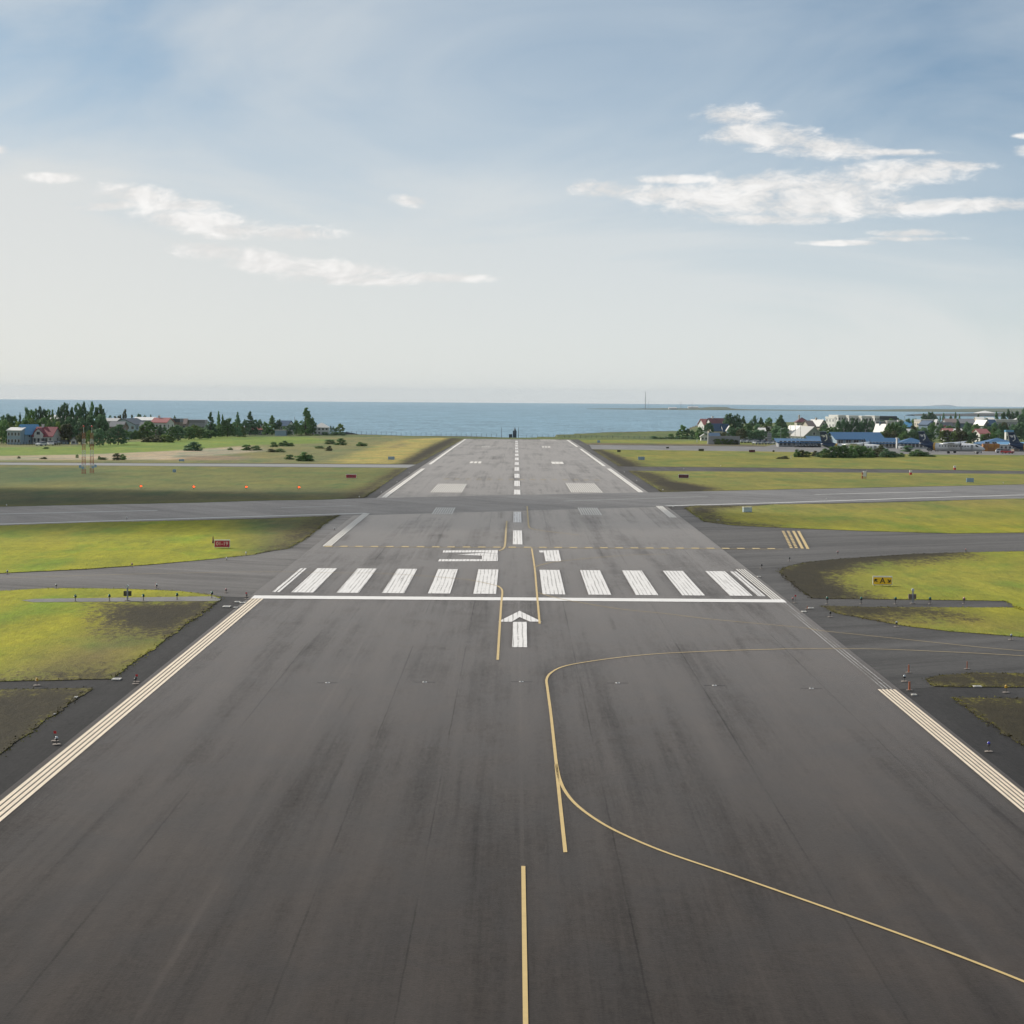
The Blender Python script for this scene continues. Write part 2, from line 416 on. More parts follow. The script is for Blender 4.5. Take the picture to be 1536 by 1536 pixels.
# airport pavement under everything (the grass patches lie on it)
sheet('tarmac', [[(-420,-300),(420,-300),(420,830),(135,745),(98,868),(27,878),(27,1000),(-27,1000),(-27,576),(-420,540)]], .012, M_SHO, label='dark asphalt shoulders and connecting taxiways of the airfield')
M_APR = asphalt('apron_asphalt', (.10,.10,.10), (.08,.08,.08), .6, streak=.2, sheen=.5)
sheet('apron', [px((884,667.5),(1146,670.2),(1160,667),(1700,672),(1700,683.5),(1404,682.2),(1191,678),(888,674))], .03, M_APR, label='grey apron beyond the grass on the right where the aircraft stand')
sheet('taxiway', [px((-900,840),(-200,858),(0,861),(130,855),(224,848),(312,840),(400,829),(432,822),(458,808),(471,798),(492,782),(509,772.5),(552,770),(520,795),(484,822),(440,880),(405,897),(330,895),(260,886),(182,883),(0,887),(-200,888),(-900,880))], .02, M_TAXI, label='pale grey taxiway joining the runway from the left')
sheet('runway', [rect(-23.2, 23.2, -200, 990)], .028, M_RWY, label='long straight grey runway running out to the sea')
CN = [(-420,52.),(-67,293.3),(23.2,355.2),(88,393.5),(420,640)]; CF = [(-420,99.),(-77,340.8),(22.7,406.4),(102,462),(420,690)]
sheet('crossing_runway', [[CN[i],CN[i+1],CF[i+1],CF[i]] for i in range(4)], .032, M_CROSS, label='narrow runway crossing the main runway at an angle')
M_TAXR = asphalt('taxiway_dark_asphalt', (.046,.044,.042), (.034,.033,.032), .75, streak=.7, grain=.7, ang=R(60), sheen=.42)
sheet('taxiway', [[(23.2,139.5),(23.2,345),(34,352),(160,420),(160,151),(36,147)]], .02, M_TAXR, label='dark grey taxiway pavement joining the runway from the right')
sheet('perimeter_road', [px((-300,692.6),(0,694.2),(480,696.4),(624,697.2),(612,701.6),(480,700.6),(0,697.2),(-300,695.6))], .03, mat('road_grey', (.22,.22,.215), .7, .1, .2), label='thin pale road crossing beyond the left grass')

TUF = []
def plant_tufts(pts):
    n = len(pts)
    for i in range(n):
        a, b = Vector(pts[i]), Vector(pts[(i+1) % n]); L = (b-a).length
        if min(a.y, b.y) > 420: continue
        for k in range(int(min(L, 300)*7)):
            t_ = random.random(); p = a.lerp(b, t_)
            if abs(p.x) > 80 or not 60 < p.y < 420: continue
            TUF.append((p.x+random.gauss(0, .16), p.y+random.gauss(0, .22), random.uniform(.03, .10)))
    bb = bbox(pts); x0, x1 = max(bb[0], -60), min(bb[1], 60); y0, y1 = max(bb[2], 70), min(bb[3], 330)
    if x1 > x0 and y1 > y0:
        for k in range(int((x1-x0)*(y1-y0)*1.2)):
            x, y = random.uniform(x0, x1), random.uniform(y0, y1)
            if abs(x) < y*.24+3 and inpoly(x, y, pts) and random.random() < .35+.9*noise.noise(Vector((x*.2, y*.1, 5))): TUF.append((x, y, random.uniform(.02, .06)))
def build_tufts():
    v = []; f = []; c = []
    for (x, y, h) in TUF:
        z = prof(y)+.05; g = gcol(x, y); q = random.uniform(1.0, 1.7); g = [g[0]*q, g[1]*q, g[2]*q, g[3]*.8]
        for k in range(3):
            a = random.uniform(0, 6.28); w_ = h*random.uniform(.25, .5); i = len(v)
            dx, dy = math.cos(a)*w_, math.sin(a)*w_; ox, oy = random.gauss(0, .05), random.gauss(0, .05)
            v += [(x+ox-dx, y+oy-dy, z), (x+ox+dx, y+oy+dy, z), (x+ox+dy*.5, y+oy-dx*.5, z+h*random.uniform(.6, 1))]; f.append((i, i+1, i+2)); c += g*3
    me = bpy.data.meshes.new('grass_tufts'); me.from_pydata(v, [], f); me.materials.append(M_GRASS)
    a = me.color_attributes.new('gc', 'FLOAT_COLOR', 'POINT'); a.data.foreach_set('color', c)
    o = bpy.data.objects.new('grass_tufts', me); col.objects.link(o); tag(o, 'short grass tufts along the edges of the grass patches', kind='stuff')
FARX = 2600
def grass(name, pts, label, grid=(3, 5), jit=.18):
    plant_tufts(pts)
    sheet(name, [pts], .055, M_GRASS, 'structure', label, grid=grid, colfn=gcol, jitter=jit)
S_TOP = px((182,884),(78,883),(0,887)); 
grass('grass_field', [(-260,P(0,1022.8)[1]),(-260,P(0,887)[1])]+px((0,887),(78,883),(182,884),(260,887),(312.5,892),(328,896))+px((328,902.5),(271,944),(224,978),(167,1019.5),(0,1022.8)), 'bright grass patch between the left taxiway and the lower grey track', (1.5, 2.5))
grass('grass_field', [(-260,P(0,1035.5)[1])]+px((0,1035.5),(139,1033),(120,1046),(0,1132))+[(P(0,1132)[0],-200),(-260,-200)], 'dark burnt looking grass at the lower left beside the shoulder', (1., 1.5))
grass('grass_field', px((-600,806),(0,789),(141,784),(299,781),(400,778.8),(509,773.5),(492,783),(471,799),(458,809),(432,823.6),(400,828),(380,832.7),(312,839.7),(224,847.5),(130,854),(0,860.6),(-600,862)), 'yellow green grass around the red numbered sign on the left', (2, 3))
grass('grass_field', px((-600,700),(0,697.6),(200,699),(380,700.8),(612,702.2),(584,721),(547,747),(484,750),(400,751),(299,754.3),(141,757.3),(0,760.4),(-600,771)), 'olive grass with the row of orange lamps on the left', (3, 6))
grass('grass_field', px((697,658.2),(624.5,696.8),(600,696.3),(480,695.8),(0,693.8),(-300,692.2))+[(-420,900),(-60,1060),(-27,1010)], 'dry grass, sand and lawn beyond the thin road on the left', (4, 8))
grass('grass_field', px((1028,762),(1046,759),(1136,759.2),(1160,757),(1250,756),(1344,753.8),(1536,748))+[(420,640),(420,560)]+px((1700,798.5),(1536,799.4),(1432,800.7),(1292,796.8),(1160,791.5),(1098.5,788.4),(1057,783),(1036,769)), 'long grass patch with a white box between the crossing runway and right taxiway', (2, 4))
grass('grass_field', px((1168.6,857.8),(1180,851),(1206,844.7),(1240,840.6),(1276.6,838),(1370,831.7),(1448.5,829),(1536,827.8))+[(260,P(1536,827.8)[1]+30),(260,P(1536,917)[1])]+px((1536,917),(1524,911.7),(1508,902),(1400,900.5),(1217,898.3),(1198,885),(1183,872)), 'bright rounded grass patch around the yellow direction sign', (1.5, 2.5))
grass('grass_field', px((1233.7,909.5),(1300,911.4),(1524,912.2),(1536,917.2))+[(260,P(1536,917)[1]-.02),(260,P(1536,956.7)[1])]+px((1536,956.7),(1474.5,951.5),(1422,947.6),(1349.5,938.5),(1297.5,929),(1253,920)), 'narrow grass tongue below the row of green lights on the right', (1.5, 2.5))
grass('grass_field', px((1388.6,1019),(1412,1014),(1461.5,1010),(1536,1011.4))+[(260,P(1536,1011.4)[1]),(260,P(1536,1031.5)[1])]+px((1536,1031.5),(1401.6,1030.4)), 'small dark scorched patch beside the orange stakes on the right', (1, 1.5))
grass('grass_field', px((1430,1047),(1536,1048.6))+[(260,P(1536,1048.6)[1]),(260,-200),(P(1536,1119.5)[0],-200)]+px((1536,1119.5),(1500.6,1098.6),(1474.5,1080),(1448.5,1061)), 'dark scorched grass at the lower right edge', (1, 1.5))
grass('grass_field', px((942,706.4),(1160,708),(1536,711.2))+[(196,526)]+px((1536,726.8),(1160,734.6),(993,738.2),(970,724)), 'yellow green grass with the dark red sign right of the runway', (3, 6))
grass('grass_field', px((887.6,674.2),(1146,677.4),(1404,682.2),(1700,684))+[(420,560)]+px((1536,706.8),(1160,702),(929,699.8)), 'far grass patch in front of the shrubs and parked aircraft', (4, 8))
sheet('concrete_strip', [px((49,904.4),(32,901.6),(52,899.5),(319,895.6),(331,899.5),(329,902.6))], .07, M_CONC, label='pale concrete strip carrying the left row of threshold lights')

build_tufts()
# ------------------------------------------------------------------ painted markings
def ribbon(pts, w, smooth=True):
    """world polyline -> quads of constant painted width"""
    pts = [Vector((p[0], p[1], 0)) for p in pts]
    if smooth and len(pts) > 2:
        out = []
        for i in range(len(pts)-1):
            p0 = pts[max(i-1,0)]; p1 = pts[i]; p2 = pts[i+1]; p3 = pts[min(i+2,len(pts)-1)]
            for k in range(6):
                t = k/6
                out.append(.5*((2*p1)+(p2-p0)*t+(2*p0-5*p1+4*p2-p3)*t*t+(3*p1-p0-3*p2+p3)*t**3))
        out.append(pts[-1]); pts = out
    polys = []; prev = None
    for i, p in enumerate(pts):
        d = (pts[min(i+1,len(pts)-1)]-pts[max(i-1,0)]).normalized(); n = Vector((-d.y, d.x, 0))*w/2
        cur = ((p+n).xy, (p-n).xy)
        if prev: polys.append([prev[0], prev[1], cur[1], cur[0]])
        prev = cur
    return polys
Z1, Z2 = .048, .056
def marks(name, polys, m, z=Z1, label=None): return sheet(name, polys, z, m, label=label)
thr = []
for a, b in ((-20.05,-18.1),(-16.05,-14.1),(-12.05,-10.1),(-8.0,-6.05),(-4.0,-2.0),(2.1,4.1),(6.15,8.15),(10.3,12.3),(14.4,16.4),(18.6,20.6)):
    thr.append(rect(a, b, 201.3, 228.3))
thr += [rect(-21.75,-21.45,201.5,228), rect(-21.35,-21.1,201.5,228), rect(21.05,21.35,201,228), rect(21.42,21.7,201,228)]
marks('threshold_marking', thr, M_WHITE, label='row of broad white threshold stripes across the runway')
marks('threshold_line', [rect(-22.9,22.9,195.2,198.0)], paint('white_paint_solid', (.72,.70,.68), .34, 1.0, .35), Z2, 'white line across the whole runway below the stripes')
bars = lambda x0, x1, y0, y1, n, duty=.6: [rect(x0+(x1-x0)*i/n, x0+(x1-x0)*(i+duty)/n, y0, y1) for i in range(n)]
edge = []
edge += bars(-22.85,-21.72, 20, 196.0, 4, .70)+bars(21.85,23.0, 20, 139.4, 5, .67)
marks('edge_line', edge, M_EDGE, label='four close cream lines along both edges of the near runway')
marks('edge_line', bars(21.95,22.95,197,231,4,.55), M_WHITE2, label='thin white lines at the right end of the threshold')
marks('edge_line', bars(22.2,22.95,139.6,197,3,.35), M_WHITE3, label='worn faded remains of the right edge line')
marks('edge_line', bars(-22.2,-21.2,259.6,329,4,.7)+bars(-22.5,-21.6,378,540,2,.9)+bars(-22.4,-21.5,577,985,1,.95)
      +bars(21.5,22.6,324,356.5,4,.72)+bars(21.5,22.5,407,551,2,.9)+bars(21.4,22.3,572,786,1,.95)+bars(21.3,22.2,822,985,1,.95), M_WHITE2, label='white edge lines of the far runway beyond the threshold')
cl = []
for a, b in [(265,291.3),(309,336.5),(393,414),(431.6,461),(479,505.5),(527,557),(577,603)]+[(625+49*i,654+49*i) for i in range(7)]:
    cl.append(rect(-.62, .50, a, b))
marks('centreline_marking', cl, M_WHITE, label='dashed white centreline running away to the sea')
def pxp(z, sx, sy, ox, oy): return [P(ox+x/sx, oy+y/sy) for x, y in z]
z5 = lambda *p: pxp(p, 3.84, 3.84, 400, 800)
z6 = lambda *p: pxp(p, 3.339, 3.339, 740, 800)
num = [z5((1018,101),(1332,99),(1332,119),(1240,112),(1013,113)), z5((1098,125),(1240,115),(1332,119.5),(1332,131),(1240,131),(1170,128)),
       z5((1240,131.5),(1332,131.5),(1332,151),(1240,151)), z5((995,151.5),(1332,151.5),(1330,162),(987,164)),
       z6((228,88),(327,86),(340,142),(262,142),(253,98),(232,98))]
marks('runway_number', num, M_WHITE, label='large white number 31 painted beyond the stripes')
arrow = [z5((1331,513),(1457,450),(1457,486),(1412,513)), [P(779.4,917.2),P(812.8,933.4),P(795,933.4),P(779.4,926.6)],
         [P(769.6,933.9),P(790.2,933.9),P(790.6,971.9),P(768,971.9)]]
marks('threshold_arrow', arrow, M_WHITE, Z2, 'white arrow on the centreline pointing to the threshold')
aim = bars(-15.2,-9.6,399.5,441.5,15,.6)+bars(9.5,15.2,404,450,15,.6)
marks('aiming_marking', aim, M_WHITE2, label='two large striped white blocks beside the centreline beyond the crossing')
marks('touchdown_marking', bars(-12.35,-9.3,328,347,9,.6)+bars(9.15,12.25,329,349.6,9,.6), M_PALE, label='two small worn striped blocks before the crossing')
marks('touchdown_marking', bars(-12.3,-9.1,590,608,3,.8)+bars(9.0,12.2,590,611,3,.95)+bars(-12.4,-9.4,806,822,4,.6)+bars(8.9,12.2,806,826,3,.8)+[rect(10,17,972,984)], M_WHITE2, label='short white touchdown bars in the far part of the runway')
# edge lines of the crossing runway
near = [(-420,48.8),(-67.1,296.2),(-35.1,319.8),(-21.8,329.5)]; nr = [(23.2,357.6),(41.3,369.9),(90.2,408.0),(420,636)]
cw = ribbon(near, 1.1, False)+ribbon(nr, 1.1, False)
c0 = [P(0,771.5),P(236,766)]; cw += ribbon([(-300,158)]+c0, .8, False)+ribbon([P(421.7,762),P(526,759)], .35, False)
cw += ribbon([P(846,752),P(1062,745)], .35, False)+ribbon([P(1222,742.2),P(1428,737)], .8, False)
marks('crossing_line', cw, paint('white_paint_pale', (.62,.62,.60), .42, 2, .5), Z1, 'thin white edge and centre lines of the crossing runway')
# yellow lines
W = .155
yl = []
yl += ribbon([(.05,30),(.05,87)], W, False)
yl += ribbon(px((1700,1545),(1536,1475),(1400,1422),(1300,1385.5),(1200,1350),(1100,1315),(1000,1281),(940,1256),(900,1235),(868,1212),(850,1192),(840,1172),(835,1150),(832,1125),(826,1070),(821,1033),(820,1020),(827,1010),(845,1001),(880,994),(940,986),(1000,981),(1090,977),(1180,974.5)), W)
yl += ribbon(px((834,1148),(848,1280.5)), W, False)
yl += ribbon(px((746.5,991),(749,950),(752,905),(753.5,890),(752,884),(746.5,879.6)), .17)
yl += ribbon(px((797.5,823.4),(802,852.4),(805.3,889.8),(809.5,936.5)), .17)
marks('taxi_line', yl, M_YEL, Z2+.006, 'yellow taxi lines curving over the near runway')
yf = ribbon(px((1180,974.5),(1300,974.4),(1400,978),(1536,985),(1800,1003)), W)
yf += ribbon(px((746.5,879.6),(710,871.6),(684,868.5),(624,863.8),(561.5,860.7),(501.6,860),(400,858.4),(200,862),(0,868)), .13)
yf += ribbon(px((802,851.5),(812,848),(830,844),(860,840.4),(907.7,836),(943.6,833.5),(1000,832)), .15)
yf += ribbon(px((807.4,890),(835.8,898),(874.7,905.4),(931.6,914.7),(994.5,921),(1069,930),(1200,942.2),(1236,947.5),(1362.6,960.6),(1461.5,971),(1536,977.6),(1800,1000)), .12)
yf += ribbon(px((790.7,759.8),(792,778),(793.3,790),(799,794),(822.5,797.8),(869.4,803.3)), .2)
yf += ribbon(px((760.2,782),(758.8,800),(757.6,817),(755,823.6),(748.5,826.8)), .22)
marks('taxi_line', yf, M_YELF, Z2+.006, 'worn thin yellow lines leading to the taxiways')
a, b = P(485,820.6), P(1174,824.3)
yd = [[(a[0],a[1]-.25),(b[0],b[1]-.25),(b[0],b[1]+.1),(a[0],a[1]+.1)]]
n = 30
for i in range(n):
    t0 = (i+.05)/n; t1 = (i+.55)/n
    f0 = lambda t: (a[0]+(b[0]-a[0])*t, a[1]+(b[1]-a[1])*t)
    p, q = f0(t0), f0(t1); yd.append([(p[0],p[1]+.12),(q[0],q[1]+.12),(q[0],q[1]+1.5),(p[0],p[1]+1.5)])
marks('holding_line', yd, M_YELF, Z2, 'dashed yellow line right across the runway beyond the number')
hb = []
for k, ((x0,y0),(x1,y1)) in enumerate([((1174.5,797),(1187.5,823.5)),((1182,797),(1195,823.5)),((1190,797),(1203.7,823.5)),((1197.5,797),(1212,824))]):
    p, q = Vector(P(x0,y0)), Vector(P(x1,y1))
    if k > 1: hb += ribbon([p, q], .34, False)
    else:
        for j in range(12): hb += ribbon([p.lerp(q, (j+.0)/12), p.lerp(q, (j+.66)/12)], .34, False)
marks('holding_marking', hb, M_YEL, Z2, 'four yellow holding bars across the right taxiway')
yt = [[(x, 468.),(x+1.1, 468.),(x+1.1,470.),(x,470.)] for x in np.arange(-15, 16, 2.2)]
marks('holding_line', yt, M_YELF, Z2, 'faint yellow dashes across the far runway')

# ------------------------------------------------------------------ wide ground, sea, far land
def coast(X):
    return float(np.interp(X, [-2500,-700,-420,-170,-125,-84,-60,0,30,60,84,105,125,160,220,300,450,700,2500],
                              [2400,1900,1500,1300,1260,1105,1085,1080,1200,1240,1290,1420,1600,1750,1900,1950,2000,2300,2600]))
def bumpz(X, Y):
    if Y < 1000: return 0
    k = min(1, (Y-1000)/120)
    return k*(1.2*noise.noise(Vector((X*.012, Y*.006, 0)))+.5*noise.noise(Vector((X*.05, Y*.03, 2))))
def gz(X, Y):
    c = coast(X)+25*noise.noise(Vector((X*.02, 0, 7)))
    t = max(0, min(1, (Y-c)/22)); t = t*t*(3-2*t)
    return (prof(Y)+bumpz(X, Y))*(1-t)-14*t
xs = sorted(set([-2500,-1800,-1300,-1000,-800,-600]+list(range(-500,-240,20))+list(range(-240,-30,6))+list(range(-30,30,10))+list(range(30,300,6))+list(range(300,560,20))+[560,650,800,1000,1300,1800,2500]))
ysr = sorted(set([k for k in _px if -600 <= k < 3000]+list(range(-300,0,60))+list(range(0,600,30))+list(range(600,1060,10))+list(range(1060,1340,5))+list(range(1340,2060,12))+list(range(2060,2700,60))))
vs = []; cs = []
for y in ysr:
    for x in xs:
        z = gz(x, y)
        vs.append((x, y, z))
        c = gcol(x, y) if y > 0 else [*G_NEAR, 0]
        dcoast = coast(x)-y
        if y > 1000 and dcoast < 14: c = [.085,.075,.06, .5]
        elif y > 1000:
            n = noise.noise(Vector((x*.04, y*.02, 1))); c = [.10+.03*n, .13+.03*n, .045, .0]
        cs += c
nx = len(xs); fs = [(j*nx+i, j*nx+i+1, (j+1)*nx+i+1, (j+1)*nx+i) for j in range(len(ysr)-1) for i in range(nx-1)]
me = bpy.data.meshes.new('ground'); me.from_pydata(vs, [], fs); me.materials.append(M_GRASS)
ca = me.color_attributes.new('gc', 'FLOAT_COLOR', 'POINT'); ca.data.foreach_set('color', cs)
o = bpy.data.objects.new('ground', me); col.objects.link(o); tag(o, 'land around the airfield down to the shore', kind='structure')

SEAZ = -10.0; RE = 6371000.
m, t, b = newmat('sea_water')
pos = t.node('ShaderNodeNewGeometry').outputs['Position']
s1 = t.noise(t.vmul(pos, (.0016,.0005,0)), 1, 6, .7, .3); s2 = t.noise(t.vmul(pos, (.02,.008,0)), 1, 6, .75); s3 = t.noise(t.vmul(pos, (.16,.05,0)), 1, 5, .75)
f = t.m('MULTIPLY_ADD', t.m('SUBTRACT', s1, .5), .45, 1); f = t.m('MULTIPLY_ADD', t.m('SUBTRACT', s2, .5), 1.2, f); f = t.m('MULTIPLY_ADD', t.m('SUBTRACT', s3, .5), 1.9, f)
t.l.new(t.scale((.18,.30,.385), t.m('MULTIPLY_ADD', t.m('MULTIPLY', t.ss(s3, .60, .76), t.ss(s2, .42, .62)), 1.5, f)), b.inputs['Base Color']); b.inputs['Roughness'].default_value = .7  # brightest ripples hold glints painted into the water colour
b.inputs['IOR'].default_value = 1.333; b.inputs['Specular IOR Level'].default_value = .5
t.l.new(t.bump(t.m('ADD', s2, s3), 1.0, 3.0), b.inputs['Normal'])
M_SEA = m
vs = []; fs = []; rr = [700,900,1100,1400,1800,2400,3200,4300,5700,7500,10000,13000,16000,19000,22000,26000]; NA = 144
for r_ in rr:
    for i in range(NA):
        a = 2*math.pi*i/NA; vs.append((r_*math.sin(a), r_*math.cos(a), SEAZ-r_*r_/(2*RE)))
for j in range(len(rr)-1):
    for i in range(NA): fs.append((j*NA+i, (j+1)*NA+i, (j+1)*NA+(i+1)%NA, j*NA+(i+1)%NA))
me = bpy.data.meshes.new('sea'); me.from_pydata(vs, [], fs); me.materials.append(M_SEA); me.polygons.foreach_set('use_smooth', [True]*len(fs))
o = bpy.data.objects.new('sea', me); col.objects.link(o); tag(o, 'blue rippled sea out to the horizon', kind='structure')
b_ = bmesh.new(); b_.from_mesh(me); bmesh.ops.recalc_face_normals(b_, faces=b_.faces)
if sum(f.normal.z for f in b_.faces) < 0: bmesh.ops.reverse_faces(b_, faces=b_.faces)
b_.to_mesh(me); b_.free()

def seaz(d): return SEAZ-d*d/(2*RE)
def landstrip(name, label, pts, Yd, depth, m):
    """low land out at sea: profile of heights along x, rounded over its depth"""
    vs = []; n = len(pts); rows = [0, .05, .25, .6, 1]; hs = [0, .5, 1, .9, 0]
    for r_, h in zip(rows, hs):
        for (x, ht) in pts: vs.append((x, Yd+depth*r_, seaz(Yd)-2+(ht+2)*h))
    fs = [(j*n+i, j*n+i+1, (j+1)*n+i+1, (j+1)*n+i) for j in range(len(rows)-1) for i in range(n-1)]
    me = bpy.data.meshes.new(name); me.from_pydata(vs, [], fs); me.materials.append(m)
    o = bpy.data.objects.new(name, me); col.objects.link(o); return tag(o, label, kind='structure')
M_FAR = mat('far_shore', (.075,.095,.055), .9, .35, .01)
M_FARD = mat('far_rock', (.05,.06,.062), .9, .3, .01)
def strip_px(pts, Y):
    out = []
    for x, top in pts:
        X, Z = XZ(x, top, Y); out.append((X, Z-seaz(Y)))
    return out
pts = [(858,614.8),(880,614),(905,613.6),(930,613.4),(960,613.6),(985,613.2),(1015,612.8),(1045,613),(1070,611.8),(1080,610.8),(1098,611),(1104,613),(1120,614),(1150,614.8),(1200,615.4),(1260,615.8),(1300,615.8),(1340,615.4),(1380,614.4),(1420,614),(1460,614.6),(1500,613.4),(1540,613),(1700,612)]
landstrip('headland', 'long low green headland across the bay on the right', strip_px(pts, 5450), 5450, 500, M_FAR)
landstrip('headland', 'thin dark rocky spit in the bay behind the right houses', strip_px([(1376,622.4),(1395,620.8),(1430,620.4),(1450,620.6),(1480,619.6),(1540,619),(1700,618)], 3900), 3900, 160, M_FARD)
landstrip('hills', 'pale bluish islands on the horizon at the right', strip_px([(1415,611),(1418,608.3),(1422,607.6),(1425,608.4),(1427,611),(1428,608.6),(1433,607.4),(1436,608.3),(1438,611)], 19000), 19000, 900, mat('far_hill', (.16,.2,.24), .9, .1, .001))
landstrip('breakwater', 'dark rocky point below the left shore trees', strip_px([(514,648.6),(520,648),(528,649.6),(536,651.2),(545,653.4)], 1180), 1180, 14, M_FARD)

# ------------------------------------------------------------------ sky and light
SUN_AZ = R(-50); SUN_EL = R(33)
sv = Vector((math.sin(SUN_AZ)*math.cos(SUN_EL), math.cos(SUN_AZ)*math.cos(SUN_EL), math.sin(SUN_EL)))
sl = bpy.data.lights.new('sun', 'SUN'); sl.energy = 5.0; sl.angle = R(.6); sl.color = (1, .93, .82)
so = bpy.data.objects.new('sun', sl); col.objects.link(so); so.rotation_euler = (-sv).to_track_quat('-Z', 'Y').to_euler()
w = bpy.data.worlds.new('World'); scene.world = w; w.use_nodes = True
t = NT(w.node_tree); bg = t.n['Background']; wo = t.n['World Output']
tc = t.node('ShaderNodeTexCoord').outputs['Generated']
sp = t.node('ShaderNodeSeparateXYZ'); t.l.new(tc, sp.inputs[0]); vx, vy, vz = sp.outputs
sky = t.node('ShaderNodeTexSky'); sky.sky_type = 'NISHITA'; sky.sun_disc = False
sky.sun_elevation = SUN_EL; sky.sun_rotation = SUN_AZ; sky.air_density = 1.0; sky.dust_density = 1.2; sky.ozone_density = 1.5
hor = t.m('SQRT', t.m('ADD', t.m('MULTIPLY', vx, vx), t.m('MULTIPLY', vy, vy)))
el = t.m('DIVIDE', vz, t.m('MAXIMUM', hor, .001)); az = t.m('ARCTAN2', vx, vy)
# the air thins quickly upwards here: look the sky up a little higher than the true elevation
cb = t.node('ShaderNodeCombineXYZ'); t.l.new(vx, cb.inputs[0]); t.l.new(vy, cb.inputs[1])
t.l.new(t.m('ADD', t.m('MULTIPLY', vz, 2.6), .02), cb.inputs[2])
nm = t.node('ShaderNodeVectorMath'); nm.operation = 'NORMALIZE'; t.l.new(cb.outputs[0], nm.inputs[0]); t.l.new(nm.outputs[0], sky.inputs[0])
ae = t.node('ShaderNodeCombineXYZ'); t.l.new(az, ae.inputs[0]); t.l.new(el, ae.inputs[1]); ae = ae.outputs[0]
EL = lambda y: (596-y)/3440
AZ = lambda x: (x-774)/3440
ell = [(1095,178,52,14,.0),(1105,203,45,16,.1),(1160,212,62,20,-.05),(1225,226,75,16,-.1),(1300,233,90,5,-.02),
 (1140,282,90,20,.02),(1090,302,120,22,0),(1230,292,105,27,0),(1335,264,95,18,.03),(1220,312,130,18,0),(1415,254,50,8,0),(1000,296,90,14,-.03),(905,287,52,13,-.05),(1010,272,60,6,0),(1150,331,90,8,0),(1390,313,140,10,.04),(1500,312,90,9,.05),
 (1260,366,50,4,0),(1355,352,50,6,0),(1350,360,60,4,0),(1536,233,30,9,0),(1525,212,22,5,0),
 (90,282,36,7,0),(5,243,20,6,0),(215,305,60,14,-.1),(270,318,60,10,0),(175,320,50,7,.1),(300,342,80,18,-.1),(345,355,50,12,0),(440,356,64,11,0),
 (320,385,55,12,-.05),(400,397,70,15,-.15),(500,412,110,16,-.06),(540,425,100,7,0),(660,420,75,7,-.0),(615,306,26,8,-.1),(400,405,60,12,-.1)]
msk = None
for (x, y, rx, ry, tl) in ell:
    dx = t.m('SUBTRACT', az, AZ(x)); dy = t.m('SUBTRACT', el, EL(y))
    dy = t.m('MULTIPLY_ADD', dx, -tl, dy)
    q = t.m('ADD', t.m('POWER', t.m('ABSOLUTE', t.m('MULTIPLY', dx, 3440/rx)), 2), t.m('POWER', t.m('ABSOLUTE', t.m('MULTIPLY', dy, 3440/ry)), 2))
    q = t.m('MULTIPLY', t.m('MAXIMUM', t.m('SUBTRACT', 1.9, q), -2), 1)
    msk = q if msk is None else t.m('SMOOTH_MAX', msk, q, .5)
nA = t.noise(t.vmul(ae, (40, 84, 1)), 1, 8, .62, .6)
nB = t.noise(t.vmul(ae, (110, 300, 1)), 1, 6, .7, .5)
cn = t.m('ADD', t.m('MULTIPLY', t.m('SUBTRACT', nA, .5), 4.4), t.m('MULTIPLY', t.m('SUBTRACT', nB, .5), 3.0))
dens = t.ss(t.m('ADD', msk, cn), .0, 2.15, 0, 1)
dens = t.m('MULTIPLY', dens, .93)
gm = t.ss(nA, .35, .7, .70, .92)
ccol = t.scale((1.0,.985,.965), t.m('MULTIPLY_ADD', nB, .12, t.m('MULTIPLY', gm, 1.0)))
# thin high veil, streaked
vA = t.noise(t.vmul(ae, (4.2, 13, 1)), 1, 6, .55, .9)
vB = t.noise(t.vmul(ae, (1.6, 5, 1)), 1, 4, .5, .4)
veil = t.m('MULTIPLY', t.ss(t.m('ADD', t.m('MULTIPLY', vA, .6), t.m('MULTIPLY', vB, .5)), .32, .76), .76)
lowh = t.ss(el, -.01, .15, .95, .02)
left = t.m('MULTIPLY', t.ss(az, -.26, .22, .42, .0), t.ss(el, .03, .17, 1, .2))
hz = t.m('ADD', t.m('ADD', veil, lowh), left, clamp=True)
skyc = t.scale(sky.outputs[0], .105)
skyc = t.mix(1.0, skyc, (.66, .87, .90, 1), 'MULTIPLY')
vcol = t.mix(t.ss(el, .0, .12), (.77,.785,.765), (.64,.70,.74))
vcol = t.mix(t.ss(az, -.26, .12, .5, 0), vcol, (.845,.805,.74))
c1 = t.mix(t.m('MULTIPLY', hz, .92), skyc, vcol)
c2 = t.mix(dens, c1, ccol)
t.l.new(c2, bg.inputs[0]); bg.inputs[1].default_value = 1.0

